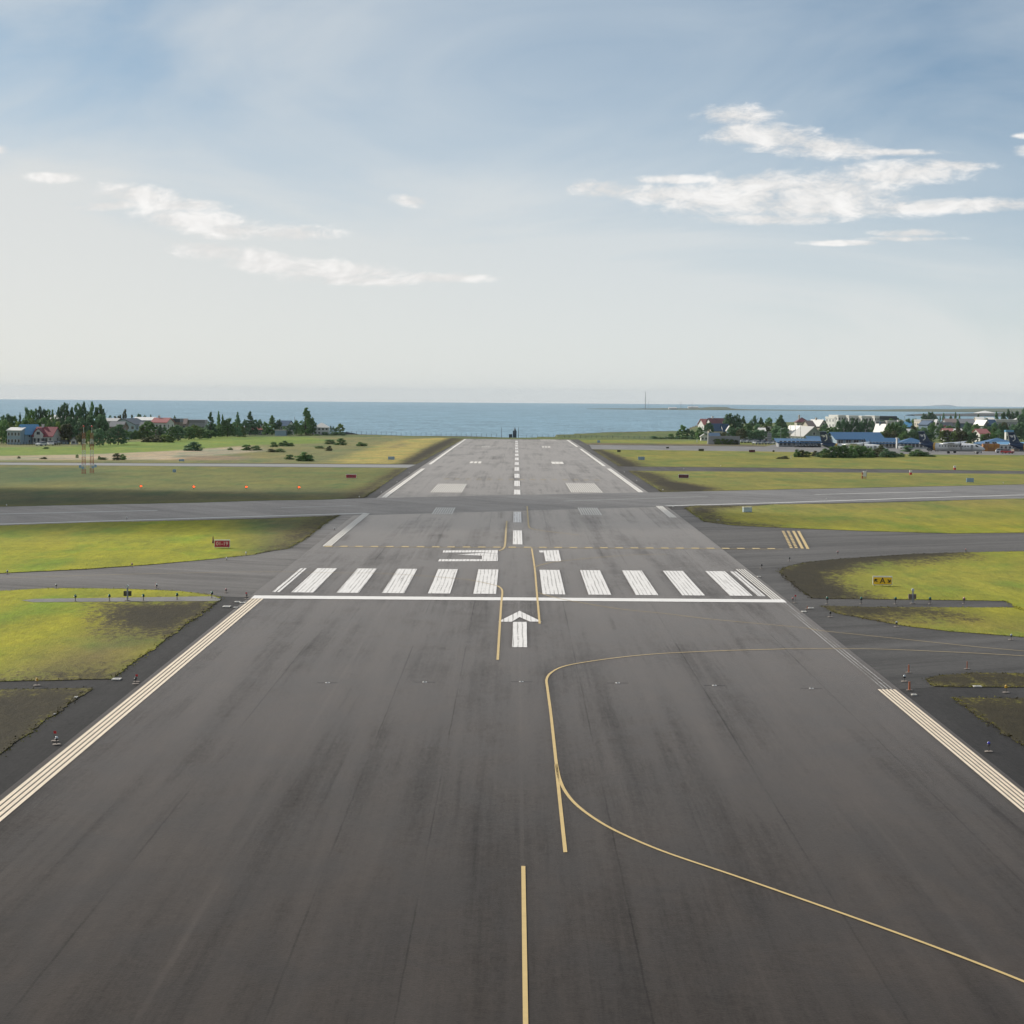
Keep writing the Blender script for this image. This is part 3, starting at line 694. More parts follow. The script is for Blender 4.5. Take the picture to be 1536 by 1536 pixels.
def cloud(label, tx, ty, sx, sy, sz, tau, height, seed):
    """a real cloud standing towards the sun from the patch of ground it shades"""
    off = height/math.tan(SUN_EL); loc = Vector((tx+math.sin(SUN_AZ)*off, ty+math.cos(SUN_AZ)*off, height))
    bm = bmesh.new(); bmesh.ops.create_icosphere(bm, subdivisions=4, radius=1)
    for v in bm.verts:
        p = v.co.copy(); k = 1+.28*noise.noise(p*1.3+Vector((seed,0,0)))+.14*noise.noise(p*3.1+Vector((seed,4,0)))
        v.co = Vector((p.x*sx*k, p.y*sy*k, p.z*sz*k*(.6 if p.z < 0 else 1.1)))
    me = bpy.data.meshes.new('cloud'); bm.to_mesh(me); bm.free(); me.polygons.foreach_set('use_smooth', [True]*len(me.polygons))
    mm = bpy.data.materials.new('cloud_vapour'); mm.use_nodes = True; nt = mm.node_tree; nt.nodes.remove(nt.nodes['Principled BSDF'])
    vo = nt.nodes.new('ShaderNodeVolumePrincipled'); vo.inputs['Color'].default_value = (1,1,1,1); vo.inputs['Density'].default_value = tau/(1.7*sz/math.sin(SUN_EL)); vo.inputs['Anisotropy'].default_value = .3
    nt.links.new(vo.outputs[0], nt.nodes['Material Output'].inputs['Volume']); me.materials.append(mm)
    o = bpy.data.objects.new('cloud', me); col.objects.link(o); o.location = loc; tag(o, label, 'cloud')
cloud('small soft cloud high up that shades the runway crossing', -85, 345, 115, 60, 32, 2.3, 420, 9)
cam = bpy.data.cameras.new('camera'); co = bpy.data.objects.new('camera', cam); col.objects.link(co)
co.matrix_world = Matrix(((cr.x, cu.x, -cf.x, CAMX), (cr.y, cu.y, -cf.y, 0), (cr.z, cu.z, -cf.z, CAMZ), (0,0,0,1)))
cam.sensor_width = 36; cam.lens = 36*F/1536; cam.clip_start = .5; cam.clip_end = 60000
scene.camera = co
scene.view_settings.view_transform = 'Standard'; scene.view_settings.look = 'None'
scene.view_settings.exposure = 0; scene.view_settings.gamma = 1
scene.render.engine = 'CYCLES'
scene.cycles.max_bounces = 5; scene.cycles.diffuse_bounces = 2; scene.cycles.glossy_bounces = 2; scene.cycles.transmission_bounces = 2
scene.render.resolution_x = 1024; scene.render.resolution_y = 1024
# ------------------------------------------------------------------ vegetation
def crown_mesh(name, kind, seed, m, n=1500, leaf=.035):
    """many leaf faces in clumps, unit height 1 and unit half-width .5; gaps between the clumps let the background through"""
    rnd = random.Random(seed); v = []; f = []
    clumps = []
    def env(h):
        if kind == 'spruce': return max(.03, .5*(1-h)**.85)*(0.75+.25*math.sin(h*34+seed))
        if kind == 'poplar': return .5*(math.sin(min(1, h*1.02)*math.pi)**.55)*(.72+.28*math.sin(h*9+seed))*(1 if h < .55 else .9-.45*(h-.55))
        if kind == 'shrub': return .5*math.sqrt(max(0, 1-(h*.98)**2))
        return .5*math.sin(math.pi*min(1, .12+h*.86))**.6
    nc = {'spruce': 60, 'poplar': 46, 'shrub': 42, 'round': 60}[kind]
    lobes = [(rnd.uniform(-.28,.28), rnd.uniform(-.28,.28), rnd.uniform(.35,.95)) for _ in range(7)]
    for i in range(nc):
        h = rnd.random()**(.8 if kind != 'spruce' else 1.25)
        h = .10+.9*h if kind != 'shrub' else h
        e = env(h); a = rnd.uniform(0, 2*math.pi); r_ = e*math.sqrt(rnd.uniform(.25, 1.))
        x, y = r_*math.cos(a), r_*math.sin(a)
        if kind in ('round', 'shrub'):
            lx, ly, lh = rnd.choice(lobes); x = x*.72+lx*.5; y = y*.72+ly*.5; h = h*.8+.2*lh*min(1, h*1.6)
        s = {'spruce': .045+.07*(1-h), 'poplar': rnd.uniform(.05, .085), 'shrub': rnd.uniform(.07, .13), 'round': rnd.uniform(.06, .11)}[kind]
        if kind == 'shrub': h *= rnd.choice((1, 1, rnd.uniform(.15, .9))); s *= 1.15
        clumps.append((x, y, h, s))
    per = n//nc
    for (x, y, h, s) in clumps:
        for k in range(per):
            d = Vector((rnd.gauss(0,1), rnd.gauss(0,1), rnd.gauss(0,1))).normalized()*s*rnd.uniform(.45, 1.05)
            p = Vector((x, y, h))+Vector((d.x*1.35, d.y*1.35, d.z*.8))
            if p.z < .0: p.z = abs(p.z)*.5
            nrm = (d.normalized()+Vector((rnd.uniform(-.6,.6), rnd.uniform(-.6,.6), rnd.uniform(-.2,.9)))).normalized()
            a_ = nrm.orthogonal().normalized(); b_ = nrm.cross(a_); L = leaf*rnd.uniform(.6, 1.4)
            i0 = len(v); tw = rnd.uniform(0, math.pi); c_, s_ = math.cos(tw), math.sin(tw)
            a2, b2 = a_*c_+b_*s_, b_*c_-a_*s_
            v += [p-a2*L, p-b2*L*.6, p+a2*L, p+b2*L*.6]; f.append((i0, i0+1, i0+2, i0+3))
    me = bpy.data.meshes.new(name); me.from_pydata(v, [], f); me.materials.append(m); return me
def trunk_mesh(name, kind, seed, m):
    rnd = random.Random(seed); b = MB(); q = Vector((0,0,-.03)); r0 = .028
    steps = 6; top = .93 if kind in ('spruce', 'poplar') else .6
    pts = [q]
    for i in range(steps):
        q = Vector((pts[-1].x+rnd.uniform(-.012,.012), pts[-1].y+rnd.uniform(-.012,.012), -.03+(top+.03)*(i+1)/steps)); pts.append(q)
    if kind != 'shrub':
        for i in range(steps): b.tube(pts[i], pts[i+1], r0*(1-i/steps*.85), r0*(1-(i+1)/steps*.85), 6)
    for i in range(8):
        h = rnd.uniform(.12 if kind != 'shrub' else 0, top*.85); a = rnd.uniform(0, 6.28); L = .32 if kind != 'spruce' else .3*(1-h)
        base = Vector((0,0,h if kind != 'shrub' else 0)); up = .28 if kind != 'spruce' else -.02
        b.tube(base, base+Vector((math.cos(a)*L, math.sin(a)*L, up)), .011, .004, 5)
    me = bpy.data.meshes.new(name); me.from_pydata(b.v, [], b.f); me.materials.append(m); return me
F_DARK = foliage('foliage_dark', (.075,.155,.09), (.17,.28,.13))
F_MID = foliage('foliage_mid', (.085,.17,.06), (.17,.29,.085))
F_LITE = foliage('foliage_light', (.11,.18,.045), (.21,.28,.07))
F_OLIVE = foliage('foliage_olive', (.075,.09,.042), (.14,.15,.065))
F_BARK = mat('bark', (.09,.07,.055), .9, .3)
PROTO = {}
for kind, n_, lf in (('spruce', 2600, .032), ('poplar', 2300, .03), ('round', 2900, .036), ('shrub', 2200, .045)):
    for vi in range(3):
        PROTO[kind, vi] = {c: crown_mesh(kind+'_crown', kind, 11*vi+len(kind), fm, n_, lf) for c, fm in (('d', F_DARK), ('m', F_MID), ('l', F_LITE), ('o', F_OLIVE))}, trunk_mesh(kind+'_trunk', kind, vi+3, F_BARK)
_tv = 0
def tree(x, top, base, hw, kind, c, label, group=None, Y=None, sunk=0):
    """a tree seen at column x; base row gives its distance unless Y is told"""
    global _tv; _tv += 1
    if Y is None: X, Y = P(x, base); 
    else: X, _ = XZ(x, base, Y)
    z0 = gz(X, Y)
    _, zt = XZ(x, top, Y); h = max(.6, zt-z0); w_ = 2*hw/ppm(Y)*{'spruce': 1.6, 'poplar': 1.7, 'round': 1.2, 'shrub': 1.2}[kind]
    crowns, tr = PROTO[kind, _tv % 3]
    name = {'spruce': 'spruce_tree', 'poplar': 'poplar_tree', 'round': 'leafy_tree', 'shrub': 'shrub'}[kind]
    e = empty(name, (X, Y, z0-sunk), random.uniform(0, 6.28), label, 'shrub' if kind == 'shrub' else 'tree', group)
    e.scale = (w_, w_, h)
    for part, me in (('crown', crowns[c]), ('trunk' if kind != 'shrub' else 'stem', tr)):
        o = bpy.data.objects.new(part, me); col.objects.link(o); o.parent = e
    return e
def row(items, desc, group):
    """items sorted from left to right get an ordinal in their label"""
    items = sorted(items, key=lambda i: i[0]); n = len(items)
    for k, it in enumerate(items):
        w_ = 'leftmost' if k == 0 else 'rightmost' if k == n-1 else ORD[k]+' from the left'
        tree(*it[:6], f'{desc}, {w_}', group, *(it[6:]))
row([(2,634,668,9,'round','m',790),(10,637,668,8,'round','m',800)], 'leafy green tree at the left edge beside the pale blue house', 'trees at the left edge')
row([(4,623,640,9,'round','d',930),(14,622,640,9,'round','d',930),(22,624,640,6,'round','m',930),(30,617,640,3.5,'spruce','d',960),(41,612,648,6,'round','d',960),(47,615,648,6,'round','m',950),(53,612,648,5,'poplar','d',960),
     (60,611,648,6,'poplar','d',960),(66,614,648,5,'round','d',960),(72,613,648,5,'poplar','m',960),(79,616,648,4,'poplar','m',960)], 'dark tree in the belt behind the blue and red roofed houses', 'tree belt behind the left houses')
row([(16,634,655,7,'round','l',860),(26,632,655,7,'shrub','l',860),(37,628,655,7,'shrub','m',860),(48,627,655,7,'round','l',860),(57,630,655,7,'round','m',860),(66,627,655,8,'round','m',860),(76,630,655,8,'round','m',850),(86,633,655,7,'round','l',850),(8,630,655,8,'round','m',870)],
    'lower yellowish green tree close behind the blue and red roofed houses', 'lower trees behind the left houses')
row([(88,612,662,5,'poplar','d',880),(96,603,662,8,'poplar','d',880),(101,611,662,6,'poplar','m',880),(108,612,662,6,'poplar','m',880),(116.5,603.5,662,6,'poplar','d',880),(121,612,662,5,'poplar','m',880),(126,604,662,6,'poplar','d',880),(131,616,662,6,'poplar','m',880),
     (138,604.5,662,6,'poplar','m',880),(144,612,662,6,'poplar','d',880),(149,605.5,662,7,'poplar','m',880),(155,615,662,6,'poplar','d',880)], 'tall ragged poplar of the group standing highest against the sea', 'tall ragged poplars')
row([(104,626,662,10,'round','d',870),(120,626,662,11,'round','d',870),(136,624,662,11,'round','d',870),(150,622,662,10,'round','d',870),(158,634,662,7,'round','d',870)], 'dense dark tree filling the foot of the tall poplars', 'dense trees under the poplars')
row([(95,637,667,7,'round','o',800),(104,636,667,8,'round','o',800),(114,637,667,8,'round','d',800),(123,640,667,7,'round','o',800)], 'brownish green tree right of the red roofed house', 'brownish trees right of the red roof')
tree(123,648,669,6,'poplar','o','olive slender tree just left of the lattice masts')
tree(134,645,671,5,'poplar','l','pale green slender tree behind the right lattice mast')
row([(141,646,669.5,9,'round','d'),(150,643,669.8,9,'round','d'),(166,641,668,8,'round','d'),(177,637,667.5,13,'round','d'),(186,645,667,7,'round','m')], 'big round dark tree right of the lattice masts', 'round dark trees beside the masts')
row([(187,613,632,4,'poplar','o',1050),(165,622,632,2.5,'poplar','d',1050),(172,624,632,4,'shrub','o',1050),(180,623,632,5,'shrub','o',1050),(198,622,632,4,'shrub','o',1050),(208,621,632,5,'round','d',1050),(217,622,632,3,'poplar','d',1050),(226,623,632,3,'poplar','d',1050)],
    'small tree showing above the long pale roofs against the sea', 'small trees above the left roofs')
row([(222,632,655,12,'round','m',900),(213,638,655,7,'round','l',900),(204,645,655,6,'round','m',900),(197,648,655,5,'round','d',900),(240,638,652,5,'round','d',930),(247,640,652,5,'round','d',930)], 'round tree in front of the pale blue gabled building', 'round trees before the blue gable')
row([(225,655,665,8,'shrub','o',850),(237,653,664,9,'shrub','o',850),(248,652,664,9,'shrub','l',850),(216,656,665,5,'shrub','o',850),(256,655,663,6,'shrub','l',850)], 'olive shrub at the edge of the lawn beside the parked cars', 'shrubs by the left parked cars')
row([(262,622,640,4,'spruce','d',1060),(258,640,662,8,'round','m'),(267,638,661.5,12,'round','d'),(254,634,650,6,'round','m',980),(283,640,660,11,'round','m'),(291,637,659,10,'round','l'),(300,643,658.5,13,'round','m'),(312,645,657.5,11,'round','m'),(323,640,656,11,'round','m'),(334,636,654.5,12,'round','m'),(344,638,653,9,'round','m'),(352,641,651.5,8,'round','l')],
    'round green tree along the upper edge of the bright lawn', 'round trees along the lawn')
row([(316,619,658,8,'spruce','d',960),(328,617.5,656,4.5,'spruce','m',1000),(334,620,656,3.5,'spruce','m',1000),(341,628,652,10,'round','m',1000),(356.5,618.5,651,6,'spruce','d',1000),(375,618,648,9,'spruce','d',1040),(368,629,650,6,'round','d',1020),(383,630,649,8,'round','d',1040),(389,629,648,6,'round','d',1060),(398,633,648,5,'round','m',1050)],
    'dark pointed or bushy tree rising behind the lawn trees', 'taller trees behind the lawn')
row([(357,638,650.5,7,'round','l',1010),(363,640,650,6,'shrub','l',1010)], 'light green bushy tree at the top of the lawn', 'light trees at the lawn top')
row([(408,623.5,649,9,'spruce','m',1060),(417,629,649,6,'round','d',1060),(400,640,649,4,'round','d',1060),(435,637,651,7,'round','d',1040),(427,640,650,5,'shrub','m',1050),(445,630,650,6,'round','m',1050)],
    'dark green tree between the small pale houses near the shore', 'trees among the shore houses')
row([(459,612.5,650,11,'spruce','m',1060),(463,617,650,9,'spruce','m',1063),(469,626,650,5,'round','m',1060)], 'tall broad spruce left of the white hip roofed house', 'tall spruces by the hip roof')
row([(496,639,650,2.5,'poplar','d',1075),(500,640,650,2.5,'poplar','d',1075),(504,642,650,3,'shrub','m',1075),(510.5,636,650.5,7,'round','l',1075)], 'small tree at the shore right of the white hip roofed house', 'shore trees right of the hip roof')
row([(488,648,654,6,'shrub','m',1060),(500,648.5,654,7,'shrub','m',1060),(512,648,654,8,'shrub','d',1060),(475,651,655,5,'shrub','m',1050),(462,652,655,6,'shrub','o',1050),(450,652,655,5,'shrub','l',1045)], 'low green bush in the hedge at the shore edge', 'low shore hedge')
row([(290,663,676.5,12,'shrub','d'),(281,668,676,7,'shrub','d'),(345.5,671.3,675.2,5,'shrub','m'),(369,667,675.8,8,'shrub','m'),(385,668.5,675.8,8,'shrub','m'),(410,663,670.8,6,'shrub','m'),(427,661,669.5,10,'shrub','m'),(437,664,669.5,5,'shrub','m'),(407,673,678.5,8,'shrub','o'),(420,673,678.5,8,'shrub','m'),(455,678,692,13,'shrub','m'),(463,682,692,9,'shrub','m'),(435,682,689.5,7,'shrub','m'),
     (494,659.5,666.5,9,'shrub','m'),(510.6,657.5,668,8,'shrub','m'),(493.6,668.5,676.5,5,'shrub','o'),(480,669,673,8,'shrub','m'),(541,663,669.5,7,'shrub','m'),(548,665,669.5,4,'shrub','m')], 'green shrub on the dry heath between lawn and thin road', 'shrubs on the dry heath')
row([(175,680,690.5,6,'shrub','o'),(184,681,690,6,'shrub','m'),(154,686,690,7,'shrub','m'),(149,684,689.5,3,'shrub','m'),(70,670.5,673.5,5,'shrub','m'),(116,682,687,3,'shrub','m'),(28,685,688,3,'shrub','o'),(66,686.5,689,6,'shrub','o')], 'small grey green shrub on the sandy strip left of the heath', 'shrubs on the sandy strip')
# right side
row([(1024,638,658,7,'round','m',1090),(1031,643,658,4,'round','d',1090),(1017,648,658,4,'shrub','m',1090),(1039,645,658,5,'round','d',1090),(1046,646,659,5,'round','m',1085),(1053,648,659,5,'shrub','m',1085),(1006,650.5,658,5,'shrub','m',1100)], 'dark tree in the scrub left of the white cornered house', 'trees left of the right houses')
row([(980+9*i,654+(i*3.7)%2,659.5,6,'shrub','m' if i % 2 else 'd',1075) for i in range(8)], 'low bush in the dark hedge beyond the far right grass', 'hedge beyond the right grass')
row([(1084,658,662,6,'shrub','l',900),(1090,658.5,662,6,'shrub','l',900),(1076,658,662,6,'shrub','l',900),(1098,659,662,5,'shrub','l',900),(1104,660,662,5,'shrub','o',900)], 'yellow green bush in front of the long grey wall', 'bushes at the grey wall')
row([(1095,620.5,650,9,'round','d',1100),(1103,621,650,9,'round','d',1100),(1091,628,650,7,'round','m',1100),(1108,628,650,6,'round','d',1110),(1115,625,650,5,'poplar','m',1110),(1126,629,650,5,'round','d',1110),(1132,624.5,650,6,'poplar','d',1110),(1141,627,650,6,'poplar','m',1110),(1153,625.5,650,6,'poplar','m',1110),
     (1171,623.5,650,8,'poplar','d',1000),(1167,630,650,7,'round','d',1000),(1175,633,650,7,'round','d',1000)], 'dark tree standing against the sea right of the dark red roof', 'trees right of the dark red roof')
row([(1098,640,662,7,'round','d',960),(1106,642,662,7,'round','d',960),(1114,643,662,8,'round','o',950),(1124,644,662,8,'round','d',950),(1134,645,662,8,'round','d',950),(1144,645,662,8,'round','d',950),(1088,648,660,6,'round','o',970),(1078,649,660,6,'shrub','o',970),(1160,643,662,7,'round','d',940),(1166,640,662,9,'round','d',940),(1176,642,664,8,'round','d',930)],
    'dense dark tree right above the row of parked cars', 'dense trees above the parked cars')
row([(1237,636,658,6,'round','d',1000),(1243,640,658,8,'round','m',990),(1251,641,658,8,'round','m',990),(1231,640,658,5,'round','m',1010),(1239,650,662,6,'shrub','l',900),(1248,650,662,6,'shrub','l',900)], 'green tree left of the blue roofed hangar', 'trees left of the blue hangar')
row([(1238,630,650,4,'spruce','d',1200),(1258,632,656,7,'round','d',1050),(1265,629,656,6,'poplar','d',1050),(1272,631,656,6,'round','d',1050),(1278,628,656,5,'poplar','d',1050),(1284,630,656,6,'poplar','d',1050),(1290,631,656,6,'round','d',1050),(1297,630,656,7,'poplar','d',1050),(1304,632,656,5,'poplar','d',1050),(1309,630,656,4,'poplar','d',1060)],
    'dark green tree in front of the white apartment block', 'trees before the apartments')
row([(1325,631,650,7,'round','d',1250),(1333,636,656,6,'poplar','m',1000),(1339,634,656,6,'poplar','m',1000),(1346,637,660,8,'round','m',1000),(1352,640,660,8,'round','d',1000),(1330,645,662,7,'round','o',960),(1340,646,662,7,'round','o',960),(1322,648,662,6,'round','m',960)], 'tree beside the slanting white gable behind the blue roofs', 'trees beside the slanting gable')
row([(1358,647,666,9,'round','m',960),(1368,644,666,8,'round','d',960),(1377,645,666,8,'round','d',960),(1386,644,666,9,'round','d',960),(1394,648,668,7,'round','d',960),(1365,632,650,6,'round','d',1250),(1374,640,655,5,'round','m',1150)], 'dark tree behind the blue roofed terminal left of the aircraft tail', 'trees behind the terminal')
row([(1413,646,668,7,'round','l',960),(1421,645,668,7,'round','o',960),(1429,647,668,7,'round','l',960),(1437,648,668,7,'round','o',960),(1445,647,668,7,'round','o',960),(1453,646,668,7,'round','d',960),(1461,648,668,7,'round','d',960)], 'olive tree behind the parked aircraft', 'olive trees behind the aircraft')
row([(1344,626,640,6,'round','d',1550),(1352,629,640,6,'round','d',1550),(1362,628,640,6,'round','d',1550),(1373,628,640,6,'round','m',1550),(1387,620,640,5,'round','d',1500),(1393,619,640,5,'poplar','d',1500),(1398,618.5,640,5,'round','d',1500),(1403,623,640,5,'round','d',1500),(1410,624,640,3,'spruce','d',1450),(1415,620,640,4,'spruce','d',1450),(1426,622,640,4,'spruce','d',1450),(1433,619,640,4,'spruce','d',1450),(1439,621,640,3,'spruce','m',1450),(1467,620,640,3,'spruce','d',1500)],
    'far dark tree standing against the bay at the right', 'far trees against the bay')
row([(1436,629,650,5,'spruce','d',1150),(1430,640,650,6,'round','d',1150),(1484,640,655,6,'round','d',1080),(1477,642,655,6,'round','d',1080),(1492,634,655,6,'round','d',1080),(1500,636,658,6,'poplar','d',1050),(1506,638,658,6,'poplar','d',1050),(1498,644,660,7,'round','d',1000),(1488,647,660,7,'round','m',1000),(1480,650,664,7,'round','o',960),(1490,650,664,6,'round','m',960),(1474,652,664,5,'shrub','m',960),(1516,640,655,6,'round','d',1060),(1524,638,655,7,'round','d',1060),(1532,634,655,8,'round','d',1060),(1449,636,650,5,'round','d',1150),(1457,638,650,5,'round','o',1150)],
    'dark tree among the far right houses', 'trees among the far right houses')
row([(1494.5,615.5,632,5,'spruce','d',1400),(1505,619,632,6,'round','d',1400),(1512,614.5,632,5,'poplar','d',1400),(1519,618,632,6,'round','d',1400),(1526,617,632,6,'round','d',1400),(1535,612.5,632,6,'round','d',1300),(1542,615,632,6,'round','d',1300),(1531,622,640,6,'round','d',1250)], 'tall dark tree at the right edge against the bay', 'tall trees at the right edge')
# shrubs on the grass island before the aircraft
row([(1170,685.5,688.6,5,'shrub','o'),(1178,684,688.8,6,'shrub','o'),(1196,674,686,6,'shrub','m'),(1203,675,686,6,'shrub','o'),(1210,677,686,6,'shrub','m'),(1222,676,685,6,'shrub','o'),(1228,678,686,6,'shrub','d')], 'olive shrub in the low group under the terminal canopy', 'shrubs below the terminal')
row([(1238,673,687,8,'shrub','m'),(1247,670,687,9,'shrub','m'),(1256,668.5,687,9,'shrub','m'),(1266,668,687,10,'shrub','m'),(1276,668,687,10,'shrub','m'),(1286,668.5,686.5,10,'shrub','m'),(1296,669.5,686.5,10,'shrub','m'),(1305,672,686.5,8,'shrub','m'),(1312,674,686,7,'shrub','o')], 'broad green shrub in the large clump hiding the white fuselage', 'clump before the white fuselage')
row([(1322,668,685,8,'shrub','o'),(1330,673,686.5,10,'shrub','d'),(1338,677,686.5,7,'shrub','d'),(1352,679,685.5,7,'shrub','m'),(1361,668.5,678,9,'shrub','d'),(1346,680,685.5,6,'shrub','l'),(1378,674,685,11,'shrub','m'),(1370,677,685,7,'shrub','m'),(1387,678,685,8,'shrub','m'),(1396,682,685.5,8,'shrub','m')], 'dark green shrub right of the big shrub clump', 'shrubs before the hangar walls')

row([(18+15*i, 655-.5*i*.3-3*((i*7)%3), 666.5-.42*i, 10, 'round' if i % 3 else 'shrub', 'mdlm'[i%4], 815+5*i) for i in range(5)]+[(196+13*i, 647-.6*i, 659-.35*i, 8, 'shrub', 'dmlo'[i%4]) for i in range(4)], 'low leafy bush in the undergrowth of the left village', 'undergrowth of the left village')
row([(248+10.5*i, 646-.9*i-2*((i*5)%3), 660.5-.95*i, 9, 'round', 'mdmlm'[i%5], 960+10*i) for i in range(11)], 'leafy tree in the green belt above the lawn', 'green belt above the lawn')
row([(365+11*i, 640-1.5*((i*5)%3), 650.2, 7, 'round', 'mldm'[i%4], 1085) for i in range(10)], 'bushy tree in the belt around the shore houses', 'belt around the shore houses')
row([(1050+14.2*i, 641-2.3*((i*7)%4), 655, 7, 'round', 'mdold'[i%5], 1020+22*((i*5)%4)) for i in range(9)]+[(1330+13.5*i, 641-2.5*((i*7)%4), 655, 7, 'round', 'mdmod'[i%5], 1020+35*((i*5)%4)) for i in range(15)], 'leafy garden tree between the houses of the right town', 'garden trees of the right town')
row([(1320+16*i, 631-1.6*((i*5)%3), 642, 6, 'round', 'dm'[i%2], 1330+20*(i%3)) for i in range(13)], 'distant leafy tree behind the right town roofs', 'distant trees behind the right town')
# ------------------------------------------------------------------ buildings
GLASS = mat('window_glass', (.03,.04,.05), .12, .2, spec=.8)
FRAMEW = mat('white_frame', (.62,.62,.60), .5, .08)
C = lambda n, c, r_=.75, v=.12: mat('wall_'+n, c, r_, v, .6)
W_WHITE = C('white', (.62,.62,.60)); W_CREAM = C('cream', (.55,.50,.41)); W_BLUE = C('pale_blue', (.30,.40,.46)); W_GREY = C('grey', (.30,.31,.32)); W_DGREY = C('dark_grey', (.13,.15,.17))
W_BROWN = C('brown', (.22,.17,.13)); W_TEAL = C('teal', (.12,.22,.27)); W_GREEN = C('grey_green', (.24,.28,.26)); W_SLATE = C('slate_blue', (.11,.17,.23))
RF = lambda n, c, r_=.45, v=.1: mat('roof_'+n, c, r_, v, 1.2)
R_WHITE = RF('white', (.72,.70,.66), .35); R_RED = RF('red', (.20,.018,.03)); R_DRED = RF('dark_red', (.12,.03,.035)); R_PINK = RF('pinkish', (.34,.12,.11)); R_BLUE = RF('blue', (.028,.105,.225), .35)
R_NAVY = RF('navy', (.022,.06,.12)); R_SKY = RF('sky_blue', (.10,.30,.52), .3); R_GREY = RF('grey', (.20,.20,.21)); R_DARK = RF('dark', (.06,.07,.08)); R_BROWN = RF('brown', (.20,.15,.13)); R_TIN = RF('tin', (.50,.48,.45), .3)
def _win(name, w_, h_):
    b = MB(); b.box(0, 0, -h_/2-.08, w_+.24, .10, h_+.16)
    f = b.build(name, FRAMEW); g = MB()
    g.box(-w_*.26, -.035, -h_/2, w_*.46, .10, h_); g.box(w_*.26, -.035, -h_/2, w_*.46, .10, h_)
    p = g.build('pane', GLASS, f); return f, p
WIN = {}
def window(parent, w_, h_, loc, rz):
    key = (round(w_, 1), round(h_, 1))
    if key not in WIN:
        f, p = _win('window', w_, h_); WIN[key] = (f.data, p.data); bpy.data.objects.remove(p); bpy.data.objects.remove(f)
    f = bpy.data.objects.new('window', WIN[key][0]); col.objects.link(f); f.parent = parent; f.location = loc; f.rotation_euler = (0, 0, rz)
    p = bpy.data.objects.new('pane', WIN[key][1]); col.objects.link(p); p.parent = f
    return f
